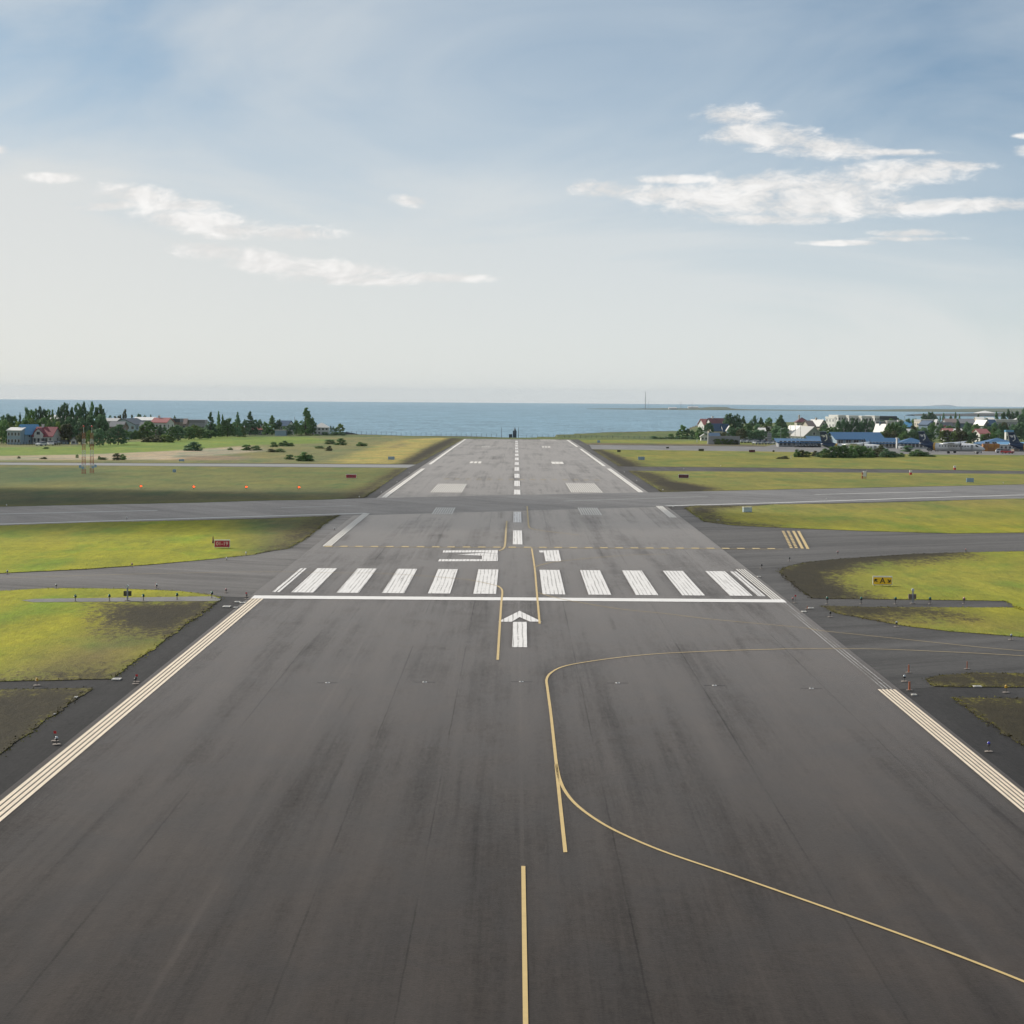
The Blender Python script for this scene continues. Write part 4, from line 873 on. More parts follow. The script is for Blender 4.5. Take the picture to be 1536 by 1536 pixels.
def house(label, x0, x1, eave, top, Y, ridge='x', rz=0, depth=None, wm=None, rm=None, wins=(3, 1), chim=0, name='house', cat='house', group=None, over=.35, door=False, zoff=0, winw=None, side=True, loc=None):
    """building seen between columns x0 and x1; eave and top rows give its heights at distance Y"""
    xc = (x0+x1)/2; X, ze = XZ(xc, eave, Y); _, zt = XZ(xc, top, Y)
    g0 = gz(X, Y)-.3; wv = (x1-x0)/ppm(Y); hw = max(1.2, ze-g0); hr = max(.3, zt-ze)
    if depth is None: depth = wv*.8
    w_ = wv
    if ridge == 'y': w_, depth = wv, depth
    e = empty(name, (X, Y, g0), rz, label, cat, group)
    L, D = (w_, depth)
    wl = MB(); rf = MB(); o = over; th_ = .22
    if ridge == 'x':
        wl.prism([(-D/2,0),(D/2,0),(D/2,hw),(0,hw+hr-.03),(-D/2,hw)], -L/2, L/2, 'yz')
        sl_ = hr/(D/2)
        for s in (-1, 1):
            rf.prism([(s*(D/2+o), hw-o*sl_+.05),(0, hw+hr+.05),(0, hw+hr+.05+th_),(s*(D/2+o), hw-o*sl_+.05+th_)], -L/2-o, L/2+o, 'yz')
    elif ridge == 'y':
        wl.prism([(-L/2,0),(L/2,0),(L/2,hw),(0,hw+hr-.03),(-L/2,hw)], -D/2, D/2, 'xz')
        sl_ = hr/(L/2)
        for s in (-1, 1):
            rf.prism([(s*(L/2+o), hw-o*sl_+.05),(0, hw+hr+.05),(0, hw+hr+.05+th_),(s*(L/2+o), hw-o*sl_+.05+th_)], -D/2-o, D/2+o, 'xz')
    elif ridge == 'hip':
        wl.box(0, 0, 0, L, D, hw)
        k = max(.02, (L-D)/L) if L > D else .02
        vs = [(-L/2-o,-D/2-o,hw+.02),(L/2+o,-D/2-o,hw+.02),(L/2+o,D/2+o,hw+.02),(-L/2-o,D/2+o,hw+.02),(-L/2*k,0,hw+hr),(L/2*k,0,hw+hr)]
        rf.add(vs+[(v[0],v[1],hw-.18) for v in vs[:4]], [(0,1,5,4),(1,2,5),(2,3,4,5),(3,0,4),(6,7,1,0),(7,8,2,1),(8,9,3,2),(9,6,0,3),(9,8,7,6)])
    elif ridge == 'flat':
        wl.box(0, 0, 0, L, D, hw); rf.box(0, 0, hw+.01, L+.3, D+.3, hr)
    elif ridge == 'mono':    # one slope facing the runway
        wl.prism([(-D/2,0),(D/2,0),(D/2,hw+hr),(-D/2,hw)], -L/2, L/2, 'yz')
        rf.prism([(-D/2-o,hw+.03-o*hr/D),(D/2+o,hw+hr+.03+o*hr/D),(D/2+o,hw+hr+.25),(-D/2-o,hw+.25)], -L/2-o, L/2+o, 'yz')
    wl.build('wall', wm or W_WHITE, e); ro_ = rf.build('roof', rm or R_GREY, e)
    for k in range(chim):
        cx_ = (-.22+.5*k)*(L if ridge != 'y' else 0); c_ = MB(); c_.box(cx_, 0 if ridge != 'y' else D*.1, hw+hr*.5, .7, .7, hr*.5+1.0); c_.box(cx_, 0 if ridge != 'y' else D*.1, hw+hr+1.003, .86, .86, .14)
        c_.build('chimney', wm or W_WHITE, ro_)
    nw, ns = wins
    if nw:
        ww = winw or min(1.3, L/nw*.5); wh = min(1.3, hw/ns*.42)
        for s in range(ns):
            zc = .3+(hw-.3)*(s+.55)/ns
            for i in range(nw):
                window(e, ww, wh, (L*((i+.5)/nw-.5), -D/2-.03, zc), 0)
            if side and not (rz == 0):
                sx = 1 if rz < 0 else -1; m_ = max(1, int(D/4))
                for i in range(m_): window(e, ww, wh, (sx*(L/2+.03), D*((i+.5)/m_-.5), zc), sx*math.pi/2)
        if ridge == 'y' and hr > 1.8: window(e, ww*.8, min(1.1, hr*.35), (0, -D/2-.03, hw+hr*.28), 0)
    if door:
        d_ = MB(); d_.box(L*.12, -D/2-.04, .3, 1.1, .1, 2.1); d_.build('door', W_DGREY, e)
    return e
# left village
house('pale blue grey wing with a bright white flat roof at the left edge', 14,34,646.2,642.2,792,'mono',0,7,W_BLUE,R_WHITE,(4,2),name='house')
h = house('blue grey gabled house with a sky blue roof slope', 35,52,650,637.6,800,'y',R(-28),9,W_BLUE,R_SKY,(3,2),over=.4)
h = house('white house with a deep red roof and a big white dormer', 55,87,654.2,641.3,800,'x',R(-14),7.5,W_WHITE,R_RED,(5,1),chim=1,door=True)
d_ = MB(); q = h
for ch in h.children:
    if ch.name.startswith('roof'): rr_ = ch
g_ = MB(); g_.prism([(-3.1,2.4),(.3,2.4),(.3,4.3),(-1.4,5.7),(-3.1,4.3)], -4.15, -.6, 'xz'); do_ = g_.build('dormer', W_WHITE, h)
g_ = MB()
for s in (-1, 1): g_.prism([(-1.4+s*2.05,3.85),(-1.4,5.75),(-1.4,5.95),(-1.4+s*2.05,4.05)], -4.35, -.4, 'xz')
g_.build('dormer_roof', R_RED, do_); window(h, 1.2, 1.0, (-1.4,-4.2,4.2), 0)
house('low dark teal shed right of the white red roofed house', 91,103,662.6,660.5,800,'flat',0,3,W_TEAL,R_DARK,(2,1),name='shed',cat='shed')
house('small white gabled shed near the lattice masts', 108,116,660.5,656.8,800,'y',0,4,W_WHITE,R_GREY,(1,1),name='shed',cat='shed')
house('long hall with a sunlit white roof behind the tall poplars', 68,118,628.5,623.5,1010,'x',0,26,W_CREAM,R_WHITE,(0,1),name='hall',cat='hall',over=.2)
house('pale roofed low building right of the tall poplars', 158,179,631.8,628,1000,'x',0,14,W_GREY,R_TIN,(4,2))
house('brownish grey house before the pale blue gable', 167,188,640,633,950,'x',R(-8),7,W_BROWN,R_GREY,(4,2))
house('wide pale blue gabled building with dark roof edges', 176,214,636.8,628.2,980,'y',R(-12),16,W_BLUE,R_DARK,(5,2))
house('grey building with a long cream white roof right of the blue gable', 204,233,630.6,626.4,1000,'x',0,18,W_GREY,R_WHITE,(5,2))
house('light grey house below the long cream roof', 212,237,641,634,960,'x',0,8,W_BLUE,R_GREY,(6,2))
house('house with a dull red roof and brown chimney', 232,256,634,627.5,960,'x',R(-10),10,W_WHITE,R_PINK,(4,2),chim=1)
house('dark brown house behind the dull red roof', 254,272,633,627.8,1010,'flat',0,10,W_BROWN,R_DARK,(4,1))
house('dark flat roofed block among the trees left of the spruces', 262,281,636,628.5,1050,'x',0,9,W_BROWN,R_BROWN,(3,2))
house('grey flat building far behind the lawn trees', 283,309,634,629.5,1080,'flat',0,10,W_GREY,R_GREY,(6,1))
house('low house with a faded reddish roof at the top of the lawn', 368,393,644.5,640,1060,'x',R(6),9,W_DGREY,R_PINK,(4,1))
house('white gable end beside the faded reddish roof', 393,400,643,636.5,1062,'y',0,8,W_WHITE,R_WHITE,(1,1))
house('white house with a dark blue roof between the shore trees', 420,437,639,631.5,1075,'x',R(-18),9,W_WHITE,R_NAVY,(3,1))
house('pale container like building at the top of the lawn', 413,430,645.8,644.8,1040,'flat',0,4,W_BLUE,R_TIN,(0,1),name='storage_building',cat='building')
house('shore house with a bright white hip roof', 471.5,493.5,641,634.3,1065,'hip',0,6,W_WHITE,R_WHITE,(4,2))
# right village
house('white house with a pinkish roof standing left against the sea', 1051,1066,637,629,1110,'x',R(14),9,W_WHITE,R_PINK,(3,2))
house('white gabled house with a dark maroon roof', 1062,1085,636.5,628,1105,'x',R(14),9,W_WHITE,R_DRED,(3,2),chim=1)
house('house with a steep navy roof and cream gable edges', 1064,1081,646,636,1060,'x',R(8),8,W_CREAM,R_NAVY,(4,1))
house('narrow house with white gable and navy roof slope', 1082,1092,648,636.6,1058,'x',R(16),6,W_WHITE,R_NAVY,(2,1))
house('little pale house with a white roof top among bushes', 1090,1097,645,639.5,1050,'y',0,5,W_BLUE,R_WHITE,(1,1))
house('low lean-to with a navy roof above the long grey wall', 1063,1079,655.5,650.2,960,'mono',0,6,W_GREY,R_NAVY,(2,1),name='shed',cat='shed')
house('small white building with a low gable left of the long grey wall', 1051,1061,655,651.5,1000,'y',0,5,W_WHITE,R_TIN,(2,1))
house('pale house with a white roof in the trees above the cars', 1138,1147,646.5,642.4,1060,'x',0,7,W_WHITE,R_WHITE,(2,1))
house('white box shaped house peeping through the trees above the cars', 1148,1155,642.5,640,1090,'flat',0,7,W_WHITE,R_TIN,(2,1))
house('tall house with a dark red hip roof and black chimney', 1193.5,1212,633,626,1120,'hip',0,9,W_CREAM,R_DRED,(4,2),chim=1)
house('house with a brownish pink roof slope beside the dark red hip roof', 1207,1218,639,631.5,1080,'x',R(18),8,W_CREAM,R_BROWN,(2,2))
house('cream gabled house with dark roof and small chimney', 1219,1233,639,630,1085,'y',R(24),11,W_CREAM,R_DARK,(2,2),chim=1)
house('white modern building with stepped slanting roofs', 1183,1204,650,639,1000,'y',R(24),10,W_WHITE,R_WHITE,(3,2),door=False)
house('large grey green gabled building with a bright roof edge', 1195,1227,654,640.2,960,'y',R(16),14,W_GREEN,R_TIN,(4,1))
for k, (a_, b_, e_, t_) in enumerate([(1245,1251,627,625),(1250,1263,624,622.4),(1266,1282,625,623),(1285,1301,625.5,623.6),(1304.5,1312,625,623.4)]):
    house(['narrow stair tower at the left end of the white apartments','second block of the white apartments with vertical windows','middle block of the white apartments','fourth block of the white apartments','right end block of the white apartments'][k], a_, b_, e_, t_, 1300-k*4, 'flat', R(14), 14, W_WHITE, R_WHITE, (3 if k else 1, 3), name='apartment_block', cat='apartments', group='white apartment blocks')
house('long dark grey building right of the white apartments', 1312,1340,628.5,624,1380,'flat',R(6),16,W_DGREY,R_DARK,(8,2),name='long_building',cat='building')
house('pale blue building between the apartments and the slanting gable', 1312,1325,638,632,1180,'flat',0,10,W_BLUE,R_GREY,(3,3),name='house')
house('low light blue building under the dark grey block', 1329,1343,635.5,631,1250,'flat',0,10,W_BLUE,R_TIN,(4,1))
house('white gable with one long roof edge slanting down to the left', 1317,1326,648,636.5,1040,'y',R(30),7,W_SLATE,R_WHITE,(2,1),chim=1)
house('cream flat topped house above the navy gable', 1376,1401,632,629.3,1250,'flat',R(8),12,W_CREAM,R_TIN,(5,2))
house('navy blue gabled house with white framed windows', 1384,1399,637,631.5,1180,'y',R(16),11,W_SLATE,R_NAVY,(3,1),winw=1.5)
house('white pointed gable right of the navy house', 1401,1408,638,629.8,1175,'y',0,8,W_WHITE,R_TIN,(1,2))
house('slate blue house left of the far conifers', 1409,1427,640,634,1200,'x',0,9,W_SLATE,R_DARK,(4,1))
house('long grey roofed row house left of the big spruce', 1416,1433,634,628.5,1300,'x',0,12,W_GREY,R_BROWN,(6,1))
house('grey blue row house right of the big spruce', 1438,1460,635,628.8,1300,'x',0,12,W_SLATE,R_GREY,(6,1))
house('pink walled little house beside the slate blue house', 1411,1417,640.5,638,1180,'flat',0,6,W_CREAM,R_PINK,(1,1))
house('small blue cottage far left of the navy gable', 1357,1366,640,633.5,1250,'x',0,8,W_SLATE,R_SKY,(2,1))
house('small grey cottage with white roof by the far shore', 1346,1353,635,630.5,1400,'x',0,8,W_GREY,R_WHITE,(2,1))
house('white little house right of the far blue cottage', 1370,1376,636,632.6,1400,'y',0,8,W_WHITE,R_WHITE,(1,1))
house('house whose bright white roof slants among the dark trees', 1359,1366,648,644,1050,'x',R(25),6,W_GREY,R_WHITE,(1,1))
house('low house with a red roof above the olive trees', 1414,1428,646.8,643.3,1060,'x',0,8,W_WHITE,R_PINK,(3,1))
house('low house with a red and white roof above the aircraft', 1428,1441,646.8,643.8,1060,'x',0,8,W_WHITE,R_WHITE,(3,1))
house('house with a broad red roof and white side wall right of the aircraft', 1463,1479,650.5,644,1000,'x',R(12),9,W_WHITE,R_PINK,(3,2))
house('cream gable with a long slanting edge among the far trees', 1467,1478,637.5,630.5,1150,'y',R(26),8,W_GREY,R_WHITE,(2,1))
house('dark teal house right of the slanting cream gable', 1479,1492,638,630,1150,'x',0,9,W_TEAL,R_NAVY,(3,2))
house('long grey terrace with light roof edges at the right', 1491,1523,633,629,1250,'flat',0,12,W_GREY,R_TIN,(9,2),name='terrace_house')
house('white roofed house by the bay left of the tall trees', 1463,1475,629.5,626,1400,'x',0,10,W_CREAM,R_WHITE,(3,1))
house('small white house by the bay close to the tall trees', 1480,1489,629.5,626.4,1400,'x',0,10,W_WHITE,R_WHITE,(2,1))
house('bright white hip roof at the right edge under the tall trees', 1521,1531,630,626.6,1260,'hip',0,8,W_GREY,R_WHITE,(2,1))
house('wide pale hall with a domed white roof across the bay', 1464,1491,619.5,616,3950,'hip',0,40,W_CREAM,R_WHITE,(0,1),name='hall',cat='hall',over=.2)
def farhouse(label, x0, x1, y0, y1, Y):
    X, zt = XZ((x0+x1)/2, y0, Y); _, zb = XZ((x0+x1)/2, y1, Y)
    e = empty('farm_building', (X, Y, zb-2), 0, label, 'building', 'white buildings on the headland')
    w_ = (x1-x0)/ppm(Y); b = MB(); b.box(0,0,0,w_,20,zt-zb+1.0); b.build('wall', W_WHITE, e)
    b = MB(); b.prism([(-11,zt-zb+1.0),(11,zt-zb+1.0),(0,zt-zb+3.2)], -w_/2-.5, w_/2+.5, 'yz'); b.build('roof', R_TIN, e)
farhouse('bright white long building on the headland right of the tall mast', 1003,1014.5, 611.6,613.4, 5500)
farhouse('second pale building on the headland farther right', 1032,1047, 610.4,612, 5650)
def mast(label, x, top, base, Y, r0=.5):
    X, zt = XZ(x, top, Y); _, zb = XZ(x, base, Y)
    e = empty('radio_mast', (X, Y, zb), 0, label, 'mast', 'masts on the headland'); b = MB()
    b.tube((0,0,0), (0,0,zt-zb), r0, r0*.6, 6); b.build('pole', mat('mast_grey', (.16,.18,.2), .6), e)
    g = MB()
    for a in (0, 2.09, 4.19): g.tube((0,0,(zt-zb)*.75), (math.cos(a)*(zt-zb)*.3, math.sin(a)*(zt-zb)*.3, 0), .06, .06, 4)
    g.build('guy_wire', mat('mast_grey', (.16,.18,.2), .6), e)
mast('tallest thin mast on the headland rising above the horizon', 968.3, 587.5, 615, 5500, .75)
mast('short thin mast just right of the tallest mast', 972.6, 601, 614, 5520, .28)
mast('thin faint mast above the left white building on the headland', 1021.5, 600, 613, 5560, .26)
mast('thin faint mast above the right pale building on the headland', 1038.5, 600.5, 612, 5560, .24)
# grey long wall and fence
X0, Y0 = XZ(1063, 661, 900)[0], 900; X1 = XZ(1110, 661, 900)[0]
e = empty('boundary_wall', ((X0+X1)/2, 900, gz(0, 900)-.2), 0, 'long grey wall below the navy roofed houses', 'wall')
b = MB(); zt = XZ(1085, 654.6, 900)[1]-e.location.z; L = X1-X0
for i in range(12): b.box(-L/2+(i+.5)*L/12, 0, 0, L/12-.05, .22, zt)
b.build('panel', W_GREY, e); b = MB(); b.box(0, 0, zt+.003, L, .32, .12); b.build('coping', C('coping', (.4,.4,.4)), e)
def post(name, label, cat, x, top, base, Y=None, r_=.09, m=None, head=None):
    if Y is None: X, Y = P(x, base)
    else: X = XZ(x, base, Y)[0]
    z0 = gz(X, Y); zt = XZ(x, top, Y)[1]
    e = empty(name, (X, Y, z0), 0, label, cat); b = MB()
    b.tube((0,0,-.1),(0,0,zt-z0), r_, r_*.7, 8); b.build('pole', m or mat('galvanised', (.32,.33,.34), .5, metal=.3), e)
    if head: head(e, zt-z0)
    return e
def lamphead(e, h_):
    b = MB(); b.box(.5, 0, h_-.1, 1.1, .3, .16); b.build('lamp_head', FRAMEW, e)
def ball(e, h_):
    b = MB(); b.lathe([(.05,0),(.22,.12),(.26,.3),(.16,.5),(.02,.58)], cx=0, cz=h_-.1); b.build('lamp_head', FRAMEW, e)
post('light_pole', 'slender pole standing among the shore trees right of the dark blue roof', 'pole', 442, 625, 652, 1050, .14)
post('light_pole', 'dark thin pole at the shore left of the small tower', 'pole', 752.4, 641, 653, 1079, .12, mat('dark_pole', (.05,.06,.07), .6))
post('light_pole', 'dark thin pole at the shore right of the small tower', 'pole', 777.6, 641, 653, 1079, .12, mat('dark_pole', (.05,.06,.07), .6))
post('street_lamp', 'white headed street lamp against the bay above the far cottages', 'street lamp', 1357, 624.5, 640, 1300, .12, None, ball)
post('street_lamp', 'lamp post with cross arm in front of the tree left of the terminal', 'street lamp', 1171, 643, 664, 900, .1, None, lamphead)
post('flag_pole', 'leftmost white pole before the slanting white building', 'pole', 1185.5, 636, 660, 930, .12, FRAMEW)
post('flag_pole', 'middle white pole before the slanting white building', 'pole', 1192.5, 636.5, 660, 930, .12, FRAMEW)
post('flag_pole', 'rightmost white pole before the slanting white building', 'pole', 1200.5, 637, 660, 930, .12, FRAMEW)
post('marker_post', 'short white post on the grass left of the long grey wall', 'post', 1045.5, 658.8, 663.8, None, .16, FRAMEW)
post('marker_post', 'thin white post beside the low shrubs on the grass island', 'post', 1186.5, 682, 688, None, .09, FRAMEW)
post('corner_post', 'white corner post at the left end of the grey wall', 'post', 1062, 649, 661, 905, .35, FRAMEW)
# small tower by the shore beyond the runway end
X, Y = XZ(772, 652, 1079)[0], 1079
e = empty('tower', (X, Y, gz(X, Y)-.2), 0, 'small dark grey tower with a spire at the shore beyond the runway end', 'tower')
hh = XZ(772, 646.5, Y)[1]-e.location.z; b = MB(); b.box(0, 0, 0, 1.75, 1.8, hh); b.box(0,0,hh+.003, 1.9,1.9,.12); b.build('body', C('tower_slate', (.07,.10,.13)), e)
b = MB(); b.lathe([(.55,0),(.4,.5),(.05,1.6)], n=6, cz=hh+.12, cx=.1); b.build('spire', mat('dark_pole', (.05,.06,.07), .6), e)
b = MB(); b.box(-1.9, 0, 0, 1.6, 1.6, hh*.55); b.build('annex', C('tower_slate', (.07,.10,.13)), e)
# shore fence
def fence(label, xa, xb, ya, Yd, n_, h_):
    A = XZ(xa, ya, Yd[0])[0]; B = XZ(xb, ya, Yd[1])[0]
    e = empty('wire_fence', (A, Yd[0], 0), 0, label, 'fence'); g = MB()
    for i in range(n_+1):
        t_ = i/n_; x, y = (B-A)*t_, (Yd[1]-Yd[0])*t_; z = gz(A+x, Yd[0]+y)
        b = MB(); b.tube((x,y,z-.1),(x,y,z+h_), .07, .06, 5); b.build('fence_post', mat('fence_wood', (.07,.065,.06), .8), e)
        if i: 
            for hz_ in (.5, .95): g.tube((px_, py_, pz_+h_*hz_), (x, y, z+h_*hz_), .02, .02, 4)
        px_, py_, pz_ = x, y, z
    g.build('wire', mat('galvanised', (.32,.33,.34), .5, metal=.3), e)
fence('post and wire fence along the shore left of the runway end', 520, 745, 653, (1085,1068), 30, 1.7)
fence('post and wire fence along the shore right of the runway end', 790, 1015, 652, (1076,1085), 28, 1.4)
fence('dark fence in front of the pale blue house at the left edge', 0, 62, 668, (775,775), 14, 1.2)
# cars
def car_meshes():
    b = MB(); b.prism([(-2.15,.32),(2.15,.32),(2.2,.62),(2.05,.86),(1.05,.95),(-2.0,.98),(-2.18,.7)], -.86, .86, 'xz')
    body = b
    r_ = MB(); vs = [(-1.95,-.8,.97),(1.0,-.8,.94),(1.0,.8,.94),(-1.95,.8,.97),(-1.5,-.62,1.46),(.25,-.62,1.46),(.25,.62,1.46),(-1.5,.62,1.46)]
    r_.add(vs, [(3,2,1,0),(4,5,6,7),(0,1,5,4),(1,2,6,5),(2,3,7,6),(3,0,4,7)])
    rf = MB(); rf.box(-.62, 0, 1.463, 1.8, 1.2, .05); rf.box(-.62,0,1.2,.1,1.44,.2)
    w_ = MB(); w_.tube((0,-.1,0),(0,.1,0), .33, .33, 12)
    hb = MB(); hb.tube((0,-.03,0),(0,.03,0), .18, .18, 8)
    hl = MB(); hl.box(0,0,0,.08,.34,.16)
    return body, r_, rf, w_, hb, hl
CB = car_meshes(); TYRE = mat('tyre', (.02,.02,.02), .8); RIM = mat('rim', (.35,.35,.36), .4, metal=.5)
CARP = {}
def carpaint(n, c):
    m_ = mat('carpaint_'+n, c, .28, .04); return m_
def car(label, x, base, rz, paint_, Y=None, group=None, kind='car'):
    if Y is None: X, Y = P(x, base)
    else: X = XZ(x, base, Y)[0]
    key = paint_.name
    if key not in CARP:
        e = empty('parked_car', (0,0,0)); CB[0].build('body', paint_, e, False); g = CB[1].build('window', GLASS, e); CB[2].build('roof', paint_, e)
        for sx in (-1.35, 1.35):
            for sy in (-.8, .8):
                w_ = CB[3].build('wheel', TYRE, e, loc=(sx, sy, .33)); CB[4].build('rim', RIM, w_, loc=(0, .08 if sy > 0 else -.08, 0))
        for sy in (-.6, .6): CB[5].build('headlight', FRAMEW, e, loc=(2.17, sy, .62))
        CARP[key] = e
    else: e = copy_tree(CARP[key])
    e.location = (X, Y, gz(X, Y)+.02); e.rotation_euler = (0, 0, rz)
    tag(e, label, 'car', group); return e
PW, PS, PD, PB, PR = carpaint('white', (.70,.70,.70)), carpaint('silver', (.42,.44,.46)), carpaint('dark', (.05,.055,.06)), carpaint('blue', (.12,.25,.34)), carpaint('red', (.35,.03,.03))
LG = 'cars parked by the left houses'
car('white car parked alone before the red roofed house', 62, 669, R(-115), PW, None, LG); car('white car left of a dark one before the red roofed house', 76, 668.2, R(-70), PW, None, LG)
car('dark car parked close to a white one before the red roofed house', 84.5, 668, R(-95), PD, None, LG); car('white car half hidden at the door of the red roofed house', 79, 666, R(-80), PW, None, LG)
car('silver blue car at the left of the row by the olive shrubs', 192, 659.6, R(-100), PB, None, LG); car('pale blue car second in the row by the olive shrubs', 201.5, 658.8, R(-80), PS, None, LG)
car('white car third in the row by the olive shrubs', 209, 657.5, R(-90), PW, None, LG); car('silver car fourth in the row by the olive shrubs', 214.5, 657.2, R(-85), PS, None, LG)
car('white car parked higher up right of the car row by the olive shrubs', 225, 654.6, R(-60), PW, None, LG); car('pale car at the right behind the olive shrubs', 250, 652, R(20), PS, None, LG)
car('white car at the top of the lawn beside the pale container', 404, 650.6, R(15), PW, None, LG); car('pale van below the tall spruce at the shore', 465, 652.6, R(10), PS, None, LG); car('white van in front of the white hip roofed house', 477, 652.4, R(5), PW, None, LG)
RG = 'cars in the car park left of the terminal'
pal = [PW, PS, PW, PW, PD, PW, PW, PS, PW, PR, PS, PW, PB, PW]; nm_ = {PW: 'white', PS: 'silver', PD: 'dark', PB: 'bluish', PR: 'red'}
k = 0
for rowi, (yb, xs_) in enumerate([(664.3, [1113,1122,1131,1141,1150,1160]), (666.5, [1135,1144,1153,1161]), (661.5, [1112,1120,1129,1139,1149,1158,1164])]):
    for j, x_ in enumerate(xs_):
        pm = pal[(k*5+3) % len(pal)]; k += 1
        car(f'{nm_[pm]} car parked in the {["middle","front","back"][rowi]} row of the car park, {ORD[j]} from the left', x_, yb, R(-125)+random.uniform(-.1,.1), pm, None, RG)
for j, x_ in enumerate([1196,1205,1214,1222]):
    car(f'dark car under the terminal canopy, {ORD[j]} from the left', x_, 671, R(-90), PD, None, 'cars under the terminal canopy')
# information board
X, Y = P(1154, 668); e = empty('notice_board', (X, Y, gz(X,Y)), 0, 'grey upright board with three lines above the parked cars', 'board'); b = MB(); h0 = XZ(1154, 661, Y)[1]-gz(X,Y); h1 = XZ(1154, 649, Y)[1]-gz(X,Y)
b.box(0,0,h0,1.6,.15,h1-h0); b.build('panel', W_GREY, e); b = MB()
for i in range(3): b.box(0,-.09,h0+(h1-h0)*(.25+.25*i),1.2,.04,.14)
b.build('line', W_DGREY, e)
for sx in (-.6,.6): b = MB(); b.tube((sx,0,0),(sx,0,h0),.06,.06,6); b.build('leg', mat('galvanised', (.32,.33,.34), .5), e)
# terminal buildings with blue roofs
def terminal(label, x0, x1, eave, top, Y, kind, depth, wm, nwin, rz=0, rm=None, name='terminal_building', dark=0):
    e = house(label, x0, x1, eave, top, Y, kind, rz, depth, wm, rm or R_BLUE, (0,1), name=name, cat='building', over=.8)
    L = (x1-x0)/ppm(Y); zc = 1.7
    for i in range(nwin):
        window(e, L/nwin*.62, 1.7, (L*((i+.5)/nwin-.5), -depth/2-.03, zc), 0)
    if dark:
        b = MB(); b.box(L*.5*(1-dark), -depth/2-.06, .3, L*dark, .1, 2.2); b.build('shopfront', GLASS, e)
    for i in range(int(L/5)+1):
        b = MB(); b.box(-L/2+i*L/int(L/5+.001 if L > 5 else 1), -depth/2-.6, 0, .2, .2, XZ(x0, eave, Y)[1]-e.location.z-.15) ; b.build('column', FRAMEW, e)
    return e
terminal('low terminal with a thin blue roof left of the aircraft tails', 1166,1229,664,659,860,'mono',9,W_GREY,10,dark=.5)
house('raised blue roofed block on the low terminal', 1211,1229,659.2,655.2,868,'mono',0,5,W_BLUE,R_BLUE,(4,1),name='roof_block',cat='building')
terminal('blue roofed hangar with a pale gable', 1246,1318,658.4,649.2,900,'x',14,W_BLUE,6,R(9),name='hangar')
terminal('long terminal wing with a blue roof behind the second aircraft', 1300,1345,664.5,657.8,850,'x',10,W_GREY,9)
terminal('terminal wing with a blue roof and white verge left of the whole aircraft', 1346.5,1387,664.5,656.6,845,'hip',10,W_WHITE,7)
house('white verge wall between the two blue roofed wings', 1344.6,1346.4,658,656.6,840,'flat',0,2,W_WHITE,R_WHITE,(0,1),name='fire_wall',cat='wall')
terminal('wide navy blue roofed hangar behind the orange containers', 1469,1523,665.5,656.8,880,'hip',16,W_GREY,5,name='hangar')
house('grey hangar wing with a light blue roof edge at the right edge', 1500,1560,669,664.5,850,'mono',0,9,W_GREY,R_SKY,(5,1),name='hangar',cat='building')
house('dark brown low shed with a black doorway at the right edge', 1519,1560,674.5,673.4,800,'flat',0,5,W_BROWN,R_DARK,(2,1),name='shed',cat='shed')
house('pale flat building right of the orange containers', 1497,1516,668,666.8,830,'flat',0,5,W_WHITE,R_TIN,(3,1),name='shed',cat='shed')
e = house('control cab with white framed windows above the navy hangar', 1508,1519,648,645.2,960,'flat',0,3.2,W_WHITE,R_SKY,(3,1),name='control_tower',cat='tower')
b = MB(); b.tube((.4,0,0),(.9,0,14.6),.07,.05,5); b.build('antenna', mat('mast_grey', (.16,.18,.2), .6), e)
# containers
CO = [mat('container_orange', (.50,.22,.05), .6, .3, 1), mat('container_rust', (.36,.17,.06), .6, .4, 1), mat('container_amber', (.55,.28,.07), .6, .3, 1)]
for k in range(3):
    for lv in range(2):
        x_ = 1477.5+8.4*k; X = XZ(x_, 678, 800)[0]; wv = 8.0/ppm(800); z0 = gz(X, 800)+lv*1.32
        e = empty('shipping_container', (X, 800, z0), 0, f'{["tan","rust coloured","orange"][k]} container in the {["lower","upper"][lv]} layer of the stack right of the aircraft, {ORD[k]} column', 'container', 'stacked orange containers'); b = MB()
        b.box(0,0,0,wv,2.4,1.28)
        for i in range(7): b.box(-wv/2+(i+.5)*wv/7, -1.22, .08, .08, .08, 1.1)
        b.build('body', CO[(k+lv) % 3], e)
        b = MB(); [b.box(sx*(wv/2-.04), -1.23, 0, .1, .12, 1.3) for sx in (-1, 1)]; b.build('corner_post', CO[1], e)

AG = 'service vehicles on the apron'
for x_, b_, pm, lb in ((1466.5,679.6,PW,'white service van before the orange containers'),(1503,679.5,PW,'white vehicle before the pale flat building'),(1400,677,PD,'dark service vehicle behind the tail of the whole aircraft'),(1352,673,PS,'silver vehicle at the terminal wing wall'),(1333,671,PW,'white vehicle at the long terminal wing'),(1248,671,PW,'white cart by the first aircraft tail'),(1511,680.5,PR,'small red tug at the right end of the apron')):
    car(lb, x_, b_, R(-40)+random.uniform(-.8,.8), pm, None, AG)
